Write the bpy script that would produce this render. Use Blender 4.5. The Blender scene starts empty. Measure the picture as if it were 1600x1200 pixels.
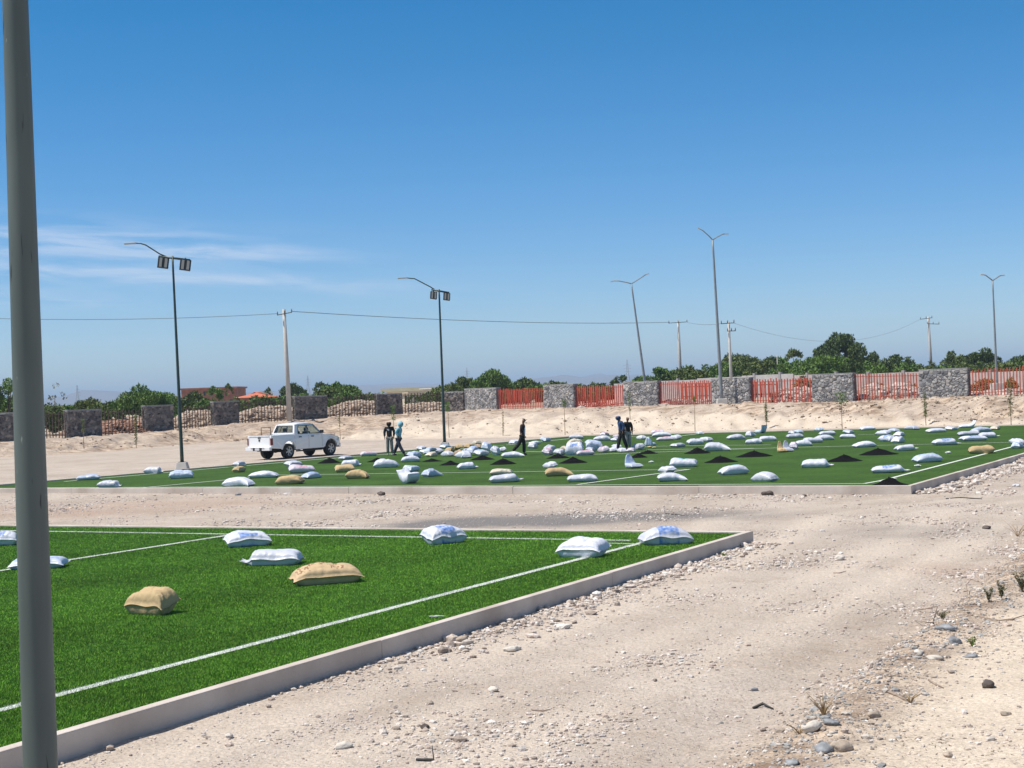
import bpy, bmesh, math, random
import numpy as np
from mathutils import Vector, Matrix, noise
R = math.radians
random.seed(7); RNG = np.random.default_rng(7)
S = bpy.context.scene
COL = S.collection

# ------------------------------------------------------------------ camera
F = 2450.0; CAMZ = 3.0
ROLL = math.atan(0.037); PITCH = math.atan(10.4 * math.cos(ROLL) / F)
fwd = Vector((0, math.cos(PITCH), math.sin(PITCH)))
Rt = Vector((1, 0, 0)); Up = Vector((0, -math.sin(PITCH), math.cos(PITCH)))
cX = Rt * math.cos(ROLL) - Up * math.sin(ROLL)
cY = Rt * math.sin(ROLL) + Up * math.cos(ROLL)
cam = bpy.data.cameras.new('camera'); co = bpy.data.objects.new('camera', cam); COL.objects.link(co)
m = Matrix((cX, cY, -fwd)).transposed().to_4x4(); m.translation = Vector((0, 0, CAMZ))
co.matrix_world = m
cam.sensor_width = 36; cam.lens = F / 1600 * 36; cam.clip_start = 0.1; cam.clip_end = 80000
S.camera = co
S.view_settings.view_transform = 'Standard'; S.view_settings.look = 'None'
S.view_settings.exposure = 0.31; S.view_settings.gamma = 1

def ray(px, py): return fwd * F + cX * (px - 800) - cY * (py - 600)
def P(px, py, z=0.0):
    r = ray(px, py); t = (z - CAMZ) / r.z
    return Vector((r.x * t, r.y * t, z))
def Q(px, py, d):
    r = ray(px, py); t = d / r.y
    return Vector((r.x * t, d, CAMZ + r.z * t))
def hor(px): return 640 - 0.037 * px

# ------------------------------------------------------------------ sun and sky
SUN_EL = R(61); sd = Vector((-0.985, -0.17, 0)).normalized()
sunv = Vector((sd.x * math.cos(SUN_EL), sd.y * math.cos(SUN_EL), math.sin(SUN_EL)))
sl = bpy.data.lights.new('sun', 'SUN'); sl.energy = 4.6; sl.angle = R(0.53); sl.color = (1, 0.945, 0.865)
so = bpy.data.objects.new('sun', sl); COL.objects.link(so)
so.rotation_euler = (-sunv).to_track_quat('-Z', 'Y').to_euler(); so.location = (0, 0, 50)

W = bpy.data.worlds.new("World"); S.world = W; W.use_nodes = True
nt = W.node_tree; N = nt.nodes; L = nt.links; N.clear()
def nd(t, tree=None, **k):
    n = (tree or nt).nodes.new(t)
    for a, b in k.items(): setattr(n, a, b)
    return n
def setup_world():
    sky = nd('ShaderNodeTexSky', sky_type='NISHITA', sun_disc=False)
    sky.sun_elevation = SUN_EL; sky.sun_rotation = math.atan2(sd.x, sd.y) % (2 * math.pi)
    sky.altitude = 1100; sky.air_density = 1.0; sky.dust_density = 0.0; sky.ozone_density = 4.5
    hs = nd('ShaderNodeHueSaturation'); hs.inputs['Hue'].default_value = 0.497; hs.inputs['Saturation'].default_value = 1.42; hs.inputs['Value'].default_value = 0.98
    L.new(sky.outputs[0], hs.inputs['Color'])
    tc = nd('ShaderNodeTexCoord'); sp = nd('ShaderNodeSeparateXYZ'); L.new(tc.outputs['Generated'], sp.inputs[0])
    def M(op, a, b=None, c=None):
        n = nd('ShaderNodeMath', operation=op)
        for i, v in enumerate((a, b, c)):
            if v is None: continue
            if isinstance(v, (int, float)): n.inputs[i].default_value = v
            else: L.new(v, n.inputs[i])
        return n.outputs[0]
    yy = M('MAXIMUM', sp.outputs['Y'], 0.05)
    ax = M('DIVIDE', sp.outputs['X'], yy); el = M('DIVIDE', sp.outputs['Z'], yy)
    hs2 = nd('ShaderNodeHueSaturation'); hs2.inputs['Saturation'].default_value = .72; hs2.inputs['Value'].default_value = 1.0; L.new(sky.outputs[0], hs2.inputs['Color'])
    zr = nd('ShaderNodeMapRange', interpolation_type='SMOOTHSTEP'); zr.inputs[1].default_value = .30; zr.inputs[2].default_value = .62; L.new(sp.outputs['Z'], zr.inputs[0])
    mz = nd('ShaderNodeMix', data_type='RGBA'); L.new(zr.outputs[0], mz.inputs['Factor']); lr = nd('ShaderNodeMapRange'); lr.inputs[1].default_value = .0; lr.inputs[2].default_value = .22; L.new(sp.outputs['Z'], lr.inputs[0])
    lm = nd('ShaderNodeMix', data_type='RGBA'); L.new(lr.outputs[0], lm.inputs['Factor']); lm.inputs['A'].default_value = (.80, .90, 1.10, 1); lm.inputs['B'].default_value = (1.18, 1.0, .99, 1)
    lx = nd('ShaderNodeMix', data_type='RGBA', blend_type='MULTIPLY'); lx.inputs['Factor'].default_value = 1; L.new(hs.outputs[0], lx.inputs['A']); L.new(lm.outputs['Result'], lx.inputs['B']); L.new(lx.outputs['Result'], mz.inputs['A']); L.new(hs2.outputs[0], mz.inputs['B'])
    # wispy cirrus : noise stretched along the wind, gathered in a few long streaks low on the left
    cmb = nd('ShaderNodeCombineXYZ'); L.new(M('MULTIPLY', ax, 9.0), cmb.inputs[0])
    e2 = M('ADD', el, M('MULTIPLY', ax, 0.085)); L.new(M('MULTIPLY', e2, 75.0), cmb.inputs[1])
    nz = nd('ShaderNodeTexNoise'); nz.inputs['Scale'].default_value = 1.3; nz.inputs['Detail'].default_value = 7; nz.inputs['Roughness'].default_value = 0.62; nz.inputs['Distortion'].default_value = 0.35
    L.new(cmb.outputs[0], nz.inputs['Vector'])
    tot = None
    for (px, py, wx, wy, amp) in ((110, 375, 260, 30, 1.3), (330, 396, 240, 13, 1.1), (30, 468, 170, 14, .9), (290, 434, 330, 12, 1.4), (-300, 400, 400, 60, 1.0), (560, 456, 60, 12, .3), (690, 465, 60, 9, .3), (1330, 380, 500, 90, 0.0)):
        d = ray(px, py); a0 = d.x / d.y; e0 = d.z / d.y
        da = M('DIVIDE', M('SUBTRACT', ax, a0), wx / F); de = M('SUBTRACT', el, e0)
        de = M('DIVIDE', M('ADD', de, M('MULTIPLY', M('SUBTRACT', ax, a0), 0.075)), wy / F)
        q = M('ADD', M('MULTIPLY', da, da), M('MULTIPLY', de, de))
        g = M('MULTIPLY', M('EXPONENT', M('MULTIPLY', q, -1.0)), amp)
        tot = g if tot is None else M('ADD', tot, g)
    k = nd('ShaderNodeMapRange'); k.inputs['From Min'].default_value = 0.38; k.inputs['From Max'].default_value = 0.72; L.new(nz.outputs['Fac'], k.inputs['Value'])
    fac = M('MINIMUM', M('MULTIPLY', M('MULTIPLY', tot, k.outputs[0]), 0.54), 0.45)
    mx = nd('ShaderNodeMix', data_type='RGBA'); L.new(fac, mx.inputs['Factor']); L.new(mz.outputs['Result'], mx.inputs['A']); mx.inputs['B'].default_value = (6.6, 7.2, 8.4, 1)
    bg = nd('ShaderNodeBackground'); bg.inputs['Strength'].default_value = 0.095; L.new(mx.outputs['Result'], bg.inputs['Color'])
    out = nd('ShaderNodeOutputWorld'); L.new(bg.outputs[0], out.inputs['Surface'])
setup_world()

# ------------------------------------------------------------------ helpers
def tag(o, label=None, cat=None, group=None, kind=None):
    if label: o['label'] = label
    if cat: o['category'] = cat
    if group: o['group'] = group
    if kind: o['kind'] = kind
    return o
def link(name, me, mat=None, parent=None):
    o = bpy.data.objects.new(name, me); COL.objects.link(o)
    if mat is not None and me is not None:
        for x in (mat if isinstance(mat, (list, tuple)) else [mat]): me.materials.append(x)
    if parent: o.parent = parent
    return o
def thing(name, label, cat, loc=(0, 0, 0), rz=0, group=None):
    o = bpy.data.objects.new(name, None); COL.objects.link(o); o.location = loc; o.rotation_euler = (0, 0, rz); o.empty_display_size = .2
    return tag(o, label, cat, group)
def copy_tree(o, parent=None):
    c = o.copy(); COL.objects.link(c); c.parent = parent
    for ch in list(o.children): copy_tree(ch, c)
    return c
def npmesh(name, V, Fc, k=3, midx=None, smooth=False, tint=None):
    me = bpy.data.meshes.new(name); V = np.asarray(V, np.float32); Fc = np.asarray(Fc, np.int32)
    me.vertices.add(len(V)); me.vertices.foreach_set('co', V.ravel())
    me.loops.add(Fc.size); me.loops.foreach_set('vertex_index', Fc.ravel())
    n = len(Fc); me.polygons.add(n); me.polygons.foreach_set('loop_start', np.arange(n, dtype=np.int32) * k)
    try: me.polygons.foreach_set('loop_total', np.full(n, k, np.int32))
    except Exception: pass
    if midx is not None: me.polygons.foreach_set('material_index', np.asarray(midx, np.int32))
    me.polygons.foreach_set('use_smooth', np.full(n, smooth, bool))
    me.update(calc_edges=True)
    if tint is not None:
        at = me.color_attributes.new('tint', 'FLOAT_COLOR', 'POINT'); at.data.foreach_set('color', np.asarray(tint, np.float32).ravel())
    return me
class MB:
    def __init__(s): s.v = []; s.f = []; s.m = []
    def add(s, v, f, mi=0):
        b = len(s.v); s.v += [tuple(x) for x in v]; s.f += [tuple(b + i for i in q) for q in f]; s.m += [mi] * len(f)
    def box(s, c, d, rz=0, mi=0, mat=None, taper=1.0):
        x, y, z = d[0] / 2, d[1] / 2, d[2] / 2
        vs = [Vector((a * x * (taper if e > 0 else 1), b * y * (taper if e > 0 else 1), e * z)) for e in (-1, 1) for a, b in ((-1, -1), (1, -1), (1, 1), (-1, 1))]
        M_ = mat if mat is not None else Matrix.Rotation(rz, 3, 'Z')
        s.add([M_ @ v + Vector(c) for v in vs], [(3, 2, 1, 0), (4, 5, 6, 7), (0, 1, 5, 4), (1, 2, 6, 5), (2, 3, 7, 6), (3, 0, 4, 7)], mi)
    def tube(s, pts, rad, n=10, mi=0, cap=True):
        pts = [Vector(p) for p in pts]
        if not isinstance(rad, (list, tuple)): rad = [rad] * len(pts)
        b = len(s.v); ref = None
        for i, p in enumerate(pts):
            t = (pts[min(i + 1, len(pts) - 1)] - pts[max(i - 1, 0)]).normalized()
            if ref is None:
                ref = Vector((1, 0, 0)) if abs(t.x) < .8 else Vector((0, 1, 0))
            u = (ref - t * ref.dot(t)).normalized(); w = t.cross(u); ref = u
            for j in range(n):
                a = 2 * math.pi * j / n; s.v.append(tuple(p + (u * math.cos(a) + w * math.sin(a)) * rad[i]))
        for i in range(len(pts) - 1):
            for j in range(n):
                s.f.append((b + i * n + j, b + i * n + (j + 1) % n, b + (i + 1) * n + (j + 1) % n, b + (i + 1) * n + j)); s.m.append(mi)
        if cap:
            s.f.append(tuple(b + j for j in range(n))[::-1]); s.m.append(mi)
            e = b + (len(pts) - 1) * n; s.f.append(tuple(e + j for j in range(n))); s.m.append(mi)
    def prism(s, poly, y0, y1, mi=0):   # poly in xz extruded along y
        n = len(poly)
        s.add([(x, y0, z) for x, z in poly] + [(x, y1, z) for x, z in poly],
              [tuple(range(n))[::-1] if y1 > y0 else tuple(range(n)), tuple(range(n, 2 * n))] + [(i, (i + 1) % n, n + (i + 1) % n, n + i) for i in range(n)], mi)
    def mesh(s, name, smooth=False):
        me = bpy.data.meshes.new(name); me.from_pydata(s.v, [], s.f); me.update()
        for p, mi in zip(me.polygons, s.m): p.material_index = mi; p.use_smooth = smooth
        bm = bmesh.new(); bm.from_mesh(me); bmesh.ops.recalc_face_normals(bm, faces=bm.faces); bm.to_mesh(me); bm.free()
        return me
    def build(s, name, mat, parent=None, smooth=False, bevel=0, loc=None):
        o = link(name, s.mesh(name, smooth), mat, parent)
        if bevel:
            b = o.modifiers.new('bevel', 'BEVEL'); b.width = bevel; b.segments = 2; b.limit_method = 'ANGLE'; b.angle_limit = R(35)
        if loc: o.location = loc
        return o

def mat(name, col, rough=0.7, var=0.0, scale=8.0, bump=0.0, bscale=None, metal=0.0, detail=4, col2=None, stretch=None, spec=0.5, tint=False, bdist=0.02, trans=0):
    m = bpy.data.materials.new(name); m.use_nodes = True; t = m.node_tree; b = t.nodes['Principled BSDF']
    b.inputs['Base Color'].default_value = (*col, 1); b.inputs['Roughness'].default_value = rough; b.inputs['Metallic'].default_value = metal
    b.inputs['Specular IOR Level'].default_value = spec
    tc = nd('ShaderNodeTexCoord', t); v = tc.outputs['Object']
    if stretch:
        mp = nd('ShaderNodeMapping', t); mp.inputs['Scale'].default_value = stretch; t.links.new(v, mp.inputs[0]); v = mp.outputs[0]
    src = None
    if var or col2:
        n = nd('ShaderNodeTexNoise', t); n.inputs['Scale'].default_value = scale; n.inputs['Detail'].default_value = detail; t.links.new(v, n.inputs['Vector'])
        r = nd('ShaderNodeMapRange', t); r.inputs['From Min'].default_value = .3; r.inputs['From Max'].default_value = .7; t.links.new(n.outputs['Fac'], r.inputs['Value'])
        x = nd('ShaderNodeMix', t, data_type='RGBA'); t.links.new(r.outputs[0], x.inputs['Factor'])
        c2 = col2 if col2 else tuple(c * (1 + var) for c in col); c1 = col if col2 else tuple(c * (1 - var) for c in col)
        x.inputs['A'].default_value = (*c1, 1); x.inputs['B'].default_value = (*c2, 1); src = x.outputs['Result']
    if tint:
        a = nd('ShaderNodeVertexColor', t, layer_name='tint')
        if src is not None:
            mm = nd('ShaderNodeMix', t, data_type='RGBA', blend_type='MULTIPLY'); mm.inputs['Factor'].default_value = 1
            t.links.new(src, mm.inputs['A']); t.links.new(a.outputs[0], mm.inputs['B']); src = mm.outputs['Result']
        else: src = a.outputs[0]
    if src is not None: t.links.new(src, b.inputs['Base Color'])
    if bump:
        n2 = nd('ShaderNodeTexNoise', t); n2.inputs['Scale'].default_value = bscale or scale * 3; n2.inputs['Detail'].default_value = 5; t.links.new(v, n2.inputs['Vector'])
        bp = nd('ShaderNodeBump', t); bp.inputs['Strength'].default_value = bump; bp.inputs['Distance'].default_value = bdist; t.links.new(n2.outputs['Fac'], bp.inputs['Height']); t.links.new(bp.outputs[0], b.inputs['Normal'])
    if trans:
        b.inputs['Transmission Weight'].default_value = trans
    return m

# ------------------------------------------------------------------ terrain
BERM = [(-300, 106), (20, 109), (133, 115), (250, 120), (355, 126), (488, 131), (610, 136), (712, 139), (752, 134), (872, 125), (1001, 118), (1144, 111), (1302, 105), (1475, 100), (1640, 96), (1900, 92)]
TOPY = [(-300, 700), (20, 690), (133, 682.5), (250, 674), (355, 664), (488, 654.5), (610, 647.5), (712, 643), (752, 640), (872, 638), (1001, 634), (1144, 631), (1302, 628), (1475, 620), (1640, 615), (1900, 606)]
bx_, bd_ = zip(*BERM); tx_, ty_ = zip(*TOPY)
def Dt(px): return 1.0 / np.interp(px, bx_, [1.0 / d for d in bd_])
def Zt(px): return CAMZ - (np.interp(px, tx_, ty_) - (640 - 0.037 * np.asarray(px))) * Dt(px) / F
BASE = [(-300, 726), (0, 714.5), (100, 710), (215, 702), (300, 694), (390, 689.5), (600, 687), (750, 684.5), (850, 683), (905, 679.5), (1100, 673.5), (1320, 669), (1600, 663), (1900, 655)]
ax_, ay_ = zip(*BASE)
def Db(px): return 3.05 * F / (np.interp(px, ax_, ay_) - (640 - 0.037 * np.asarray(px)))
EDGE = [P(1177, 1196, -.2), P(1310, 1088, -.2), P(1450, 986, -.2), P(1537, 920, -.2), P(1600, 866, -.2), P(1640, 815, -.2), P(1668, 790, -.2)]
d0 = (EDGE[0] - EDGE[2]).normalized()
EX = [EDGE[0].x + d0.x * 25] + [p.x for p in EDGE] + [EDGE[-1].x + 20]
EY = [EDGE[0].y + d0.y * 25] + [p.y for p in EDGE] + [EDGE[-1].y + 15]
def edge_s(x, y):  # signed distance-like, positive on the sandy bank to the right
    return (x - np.interp(y, EY, EX)) * 0.9
def sstep(t): t = np.clip(t, 0, 1); return t * t * (3 - 2 * t)
# cheap vector value noise
_perm = RNG.random((256, 256))
def vnoise(x, y, s=1.0, oct=1):
    out = 0; amp = 1; tot = 0
    for o in range(oct):
        X = np.asarray(x) * s + 37.1 * o; Y = np.asarray(y) * s + 11.7 * o
        xi = np.floor(X).astype(int); yi = np.floor(Y).astype(int); fx = X - xi; fy = Y - yi
        fx = fx * fx * (3 - 2 * fx); fy = fy * fy * (3 - 2 * fy)
        a = _perm[xi & 255, yi & 255]; b = _perm[(xi + 1) & 255, yi & 255]; c = _perm[xi & 255, (yi + 1) & 255]; d = _perm[(xi + 1) & 255, (yi + 1) & 255]
        out = out + amp * ((a * (1 - fx) + b * fx) * (1 - fy) + (c * (1 - fx) + d * fx) * fy - .5); tot += amp; amp *= .5; s *= 2.03
    return out / tot * 2
def H(x, y):
    x = np.asarray(x, float); y = np.asarray(y, float)
    yc = np.maximum(y, 5.0); px = np.clip(800 + F * x / yc, -1500, 3200)
    g = -0.2 + 0.16 * sstep((y - 45) / 35)
    g = g + 0.018 * vnoise(x, y, .5, 3) + 0.012 * vnoise(x, y, 3.0, 2)
    s = edge_s(x, y)
    n1 = vnoise(x, y, 1.2, 3)
    near = np.clip((45 - y) / 10, 0, 1)
    g = g + near * np.where(s > -1, 0.15 * sstep((s + .12 * n1 + .10) / .28) + .05 * np.exp(-((s - .45) / .35) ** 2) * (1 + 1.2 * vnoise(x, y, 2.6, 3)) + 0.05 * np.clip(s, 0, 12) + 0.02 * vnoise(x + 9, y, 2.3, 3) * (s > 0), 0)
    g = g - near * 0.05 * np.exp(-((s + .7) / .45) ** 2)
    db = Db(px); dt = Dt(px); zt = Zt(px)
    t = (y - db) / (dt - .7 - db)
    tt = np.clip(t, 0, 1)
    prof = 0.75 * sstep(tt / .78) + .25 * sstep((tt - .1) / .9)
    rel = sstep(tt * 6) * (1 - .6 * sstep((tt - .85) / .15))
    b = g + (zt - g) * prof + rel * (0.16 * vnoise(x, y, .55, 2) + .24 * vnoise(x * 1.0, y * .5, 1.5, 3) * (tt < .999))
    far = 1.5 + (zt - 1.5) * np.exp(-np.clip(y - dt, 0, 1e4) / 60) + .12 * vnoise(x, y, .08, 2) * np.clip((y - dt) / 20, 0, 1)
    return np.where(y > dt, far, np.where(y > db, b, g))
def ground_z(x, y): return float(H(x, y))
def onground(px, py, it=14):
    z = -.1
    for _ in range(it):
        p = P(px, py, z); z = .5 * z + .5 * ground_z(p.x, p.y)
    p = P(px, py, z); p.z = ground_z(p.x, p.y); return p

def build_ground():
    a = np.concatenate([-np.geomspace(6, .46, 30), np.linspace(-.44, .44, 560), np.geomspace(.46, 6, 30)])
    y = np.concatenate([np.linspace(-14, 8, 40), np.geomspace(8.1, 46, 330), np.linspace(46.3, 84, 90), np.linspace(84.3, 145, 240), np.geomspace(146, 600, 60), np.geomspace(640, 16000, 30)])
    yo = y + 16.0
    A, Y = np.meshgrid(a, y); Xs = A * (Y + 16.0)
    # blend so that far columns follow the view fan
    Z = H(Xs, Y)
    V = np.stack([Xs, Y, Z], -1).reshape(-1, 3)
    nr, nc = A.shape
    i = np.arange(nr - 1)[:, None] * nc + np.arange(nc - 1)[None, :]
    Fq = np.stack([i, i + 1, i + nc + 1, i + nc], -1).reshape(-1, 4)
    s = edge_s(Xs, Y); near = np.clip((45 - Y) / 10, 0, 1)
    n1 = vnoise(Xs, Y, 1.2, 3)
    sand = sstep((s + .4 * n1 - .25) / .9) * near
    px = 800 + F * Xs / np.maximum(Y, 5); pc = np.clip(px, -1500, 3200)
    db = Db(pc); dt = Dt(pc)
    t = (Y - db) / (dt - db)
    rp = np.interp(pc, [0, 400, 560, 620, 820, 1000, 1150, 1300, 1600], [-.1, .0, .2, .5, .45, .4, .3, .2, .2])
    sand = np.maximum(sand, ((t > 0) * (1 - sstep((t - rp + .25 * vnoise(Xs, Y, .22, 2)) / .12)) * .8))
    rough = ((t > 0) & (t < 1.3)) * sstep((t - rp + .25 * vnoise(Xs, Y, .22, 2)) / .15) * (.45 + .55 * sstep(.5 + 1.5 * vnoise(Xs, Y, .45, 3)))
    rough = np.maximum(rough, np.exp(-((s - .35) / .55) ** 2) * near)
    # damp grey gravel patch between the two pitches + darker swathes
    def blob(px0, py0, wx, wy):
        c = P(px0, py0, -.2); e = P(px0 + wx, py0, -.2); f_ = P(px0, py0 + wy, -.2)
        rx = (e - c).length; ry = abs((f_ - c).y)
        return np.exp(-(((Xs - c.x) / rx) ** 2 + ((Y - c.y) / ry) ** 2) ** 1.5)
    grey = 1.6 * blob(830, 814, 210, 10) + .5 * blob(700, 819, 80, 4) + .45 * blob(1120, 805, 130, 9) + .35 * blob(1420, 830, 130, 12)
    grey = np.clip(grey * (1 + .8 * vnoise(Xs, Y, .9, 3)), 0, 1)
    red = .9 * blob(130, 797, 250, 13) + .5 * blob(1500, 890, 100, 14) + .5 * blob(330, 690, 300, 5)
    # soft wheel tracks running along the road : compacted pale strips
    tr = np.zeros_like(Xs)
    for off in (1.5, 3.3, 5.4, 7.2):
        q = s + off + .8 * np.sin(Y * .10 + .4 * off)
        tr += np.exp(-(q / .5) ** 2) * (.9 + .7 * vnoise(Xs, Y, .35, 2))
    tr = tr * (s < -.8) * near
    C = np.stack([np.clip(sand, 0, 1), np.clip(grey, 0, 1), np.clip(rough, 0, 1), np.clip(tr, 0, 1)], -1).reshape(-1, 4)
    me = npmesh('ground', V, Fq, 4, smooth=True)
    at = me.color_attributes.new('zone', 'FLOAT_COLOR', 'POINT'); at.data.foreach_set('color', C.astype(np.float32).ravel())
    at2 = me.color_attributes.new('zone2', 'FLOAT_COLOR', 'POINT')
    C2 = np.stack([np.clip(red * (1 + .8 * vnoise(Xs, Y, .7, 3)), 0, 1), (Y > dt + 2).astype(float), sand * 0, sand * 0 + 1], -1).reshape(-1, 4); at2.data.foreach_set('color', C2.astype(np.float32).ravel())
    m = bpy.data.materials.new('dirt'); m.use_nodes = True; t_ = m.node_tree; b = t_.nodes['Principled BSDF']; Lk = t_.links
    b.inputs['Roughness'].default_value = .95; b.inputs['Specular IOR Level'].default_value = .15
    g = nd('ShaderNodeNewGeometry', t_)
    def nz(sc, det=5, rough=.6, st=None):
        n = nd('ShaderNodeTexNoise', t_); n.inputs['Scale'].default_value = sc; n.inputs['Detail'].default_value = det; n.inputs['Roughness'].default_value = rough
        if st:
            mp = nd('ShaderNodeMapping', t_); mp.inputs['Scale'].default_value = st[:3]; mp.inputs['Rotation'].default_value = (0, 0, st[3]); Lk.new(g.outputs['Position'], mp.inputs[0]); Lk.new(mp.outputs[0], n.inputs['Vector'])
        else: Lk.new(g.outputs['Position'], n.inputs['Vector'])
        return n.outputs['Fac']
    def mr(v, a, b_, c=0, d=1):
        n = nd('ShaderNodeMapRange', t_); Lk.new(v, n.inputs[0])
        for i_, q in enumerate((a, b_, c, d)): n.inputs[i_ + 1].default_value = q
        return n.outputs[0]
    def mix(f_, A_, B_, bt='MIX'):
        n = nd('ShaderNodeMix', t_, data_type='RGBA', blend_type=bt)
        for k_, q in (('Factor', f_), ('A', A_), ('B', B_)):
            if isinstance(q, (int, float)): n.inputs[k_].default_value = q
            elif isinstance(q, tuple): n.inputs[k_].default_value = (*q, 1)
            else: Lk.new(q, n.inputs[k_])
        return n.outputs['Result']
    def mul(a_, b_):
        n = nd('ShaderNodeMath', t_, operation='MULTIPLY')
        for i_, q in enumerate((a_, b_)):
            if isinstance(q, (int, float)): n.inputs[i_].default_value = q
            else: Lk.new(q, n.inputs[i_])
        return n.outputs[0]
    z1 = nd('ShaderNodeVertexColor', t_, layer_name='zone'); z2 = nd('ShaderNodeVertexColor', t_, layer_name='zone2')
    sp = nd('ShaderNodeSeparateColor', t_); Lk.new(z1.outputs[0], sp.inputs[0]); sp2 = nd('ShaderNodeSeparateColor', t_); Lk.new(z2.outputs[0], sp2.inputs[0])
    c = mix(mr(nz(.35, 6), .35, .65), (.41, .35, .295), (.53, .465, .405))
    c = mix(mul(mr(nz(1.0, 5, .65, (.12, 1, 1, R(28))), .45, .7), .5), c, (.53, .46, .385))
    c = mix(mul(mr(nz(2.2, 4), .5, .75), .6), c, (.35, .275, .215))
    c = mix(mul(z1.outputs['Alpha'], .95), c, (.58, .508, .43))
    c = mix(mul(sp2.outputs[0], .65), c, (.40, .285, .22))
    c = mix(sp.outputs[0], c, mix(mr(nz(1.3, 5), .35, .68), (.59, .505, .405), (.67, .585, .475)))
    c = mix(mul(sp.outputs[2], .9), c, mix(mr(nz(1.0, 7, .75, (.7, 2.0, 1, 0)), .42, .58), (.24, .165, .115), (.60, .49, .38)))
    c = mix(mul(sp.outputs[1], 1.0), c, (.20, .19, .187))
    c = mix(mul(sp2.outputs[1], .6), c, (.40, .31, .22))
    # pebble speckle in the surface
    vo = nd('ShaderNodeTexVoronoi', t_); vo.inputs['Scale'].default_value = 16; Lk.new(g.outputs['Position'], vo.inputs['Vector'])
    pm = mr(vo.outputs['Distance'], .22, .34, 1, 0)
    sc_ = nd('ShaderNodeSeparateColor', t_); Lk.new(vo.outputs['Color'], sc_.inputs[0])
    thr = mul(pm, mr(sc_.outputs[0], .72, .76)); thr = mul(thr, mr(sp.outputs[0], 0, 1, 1, .15)); thr = mul(thr, mr(z1.outputs['Alpha'], 0, 1, 1, .3))
    c = mix(mul(thr, .75), c, mix(sc_.outputs[1], (.62, .57, .50), (.30, .25, .21)))
    vo2 = nd('ShaderNodeTexVoronoi', t_); vo2.inputs['Scale'].default_value = 45; Lk.new(g.outputs['Position'], vo2.inputs['Vector'])
    sc2 = nd('ShaderNodeSeparateColor', t_); Lk.new(vo2.outputs['Color'], sc2.inputs[0])
    t2 = mul(mr(vo2.outputs['Distance'], .25, .38, 1, 0), mr(sc2.outputs[0], .6, .66)); t2 = mul(t2, mr(sp.outputs[0], 0, 1, 1, .3))
    c = mix(mul(t2, .6), c, mix(sc2.outputs[1], (.66, .6, .52), (.26, .21, .17)))
    c = mix(1.0, c, mix(mr(nz(26, 6, .8), .36, .64), (.72, .70, .68), (1.22, 1.2, 1.18)), 'MULTIPLY')
    c = mix(mul(mr(nz(5, 7, .75), .56, .70), mr(sp.outputs[0], 0, 1, .5, .22)), c, (.33, .27, .22))
    Lk.new(c, b.inputs['Base Color'])
    hsum = nd('ShaderNodeMath', t_, operation='ADD'); Lk.new(mul(nz(9, 8, .7), 1.0), hsum.inputs[0]); Lk.new(mul(thr, .5), hsum.inputs[1])
    h2 = nd('ShaderNodeMath', t_, operation='ADD'); Lk.new(hsum.outputs[0], h2.inputs[0]); Lk.new(mul(t2, .3), h2.inputs[1])
    bp = nd('ShaderNodeBump', t_); bp.inputs['Strength'].default_value = .75; bp.inputs['Distance'].default_value = .05; Lk.new(h2.outputs[0], bp.inputs['Height']); Lk.new(bp.outputs[0], b.inputs['Normal'])
    o = link('ground', me, m); tag(o, kind='structure')
build_ground()

# distant hills, in two ridges
def hills():
    m = mat('hill_rock', (.16, .13, .11), 1, .2, .002)
    def ridge(name, d, pts, depth, seed):
        xs = np.linspace(pts[0][0], pts[-1][0], 220); tp = np.interp(xs, [p[0] for p in pts], [p[1] for p in pts])
        tp = tp + (vnoise(xs * .03 + seed, xs * 0, 1, 4)) * 2.2
        V = []; rows = 9
        for r_ in range(rows):
            f_ = r_ / (rows - 1)
            for x, h in zip(xs, tp):
                dd = d + depth * (f_ - .5) * 2; hh = h * (d / F) * math.sin(math.pi * min(f_, 1)) ** 1.2
                hh *= 1 + .35 * float(vnoise(x * .02 + seed, f_ * 3, 1, 3)) * (abs(f_ - .5) > .05)
                V.append(((x - 800) / F * d, dd, max(hh, 0) + 1.0 if f_ not in (0, 1) else 0.0))
        n = len(xs); i = np.arange(rows - 1)[:, None] * n + np.arange(n - 1)[None, :]
        Fq = np.stack([i, i + 1, i + n + 1, i + n], -1).reshape(-1, 4)
        tag(link(name, npmesh(name, V, Fq, 4, smooth=True), m), kind='structure')
    ridge('hills', 7000, [(-800, 4), (-300, 8), (0, 10), (60, 10), (110, 16), (150, 25), (185, 22), (240, 12), (330, 9), (450, 12), (560, 16), (640, 14), (700, 11), (780, 12), (830, 17), (862, 22), (880, 23), (900, 18), (960, 16), (1010, 15), (1100, 8), (1300, 6), (1800, 5), (2400, 3)], 900, 3)
    ridge('far_hills', 9500, [(-800, 8), (0, 14), (200, 18), (420, 12), (600, 19), (700, 15), (820, 14), (940, 20), (1040, 17), (1200, 10), (1600, 9), (2400, 6)], 900, 9)
hills()

# ------------------------------------------------------------------ the two turf pitches
# far pitch corners from the photograph's geometry
FA, FB, FC, FD = P(-64, 764.2), P(1418, 760.5), P(1640, 697.5), P(905, 681.5)
FB2 = FB + (FC - FB).normalized() * 52
FD2 = FD
back = (P(1600, 664.8) - FD); FC2 = None
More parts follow.
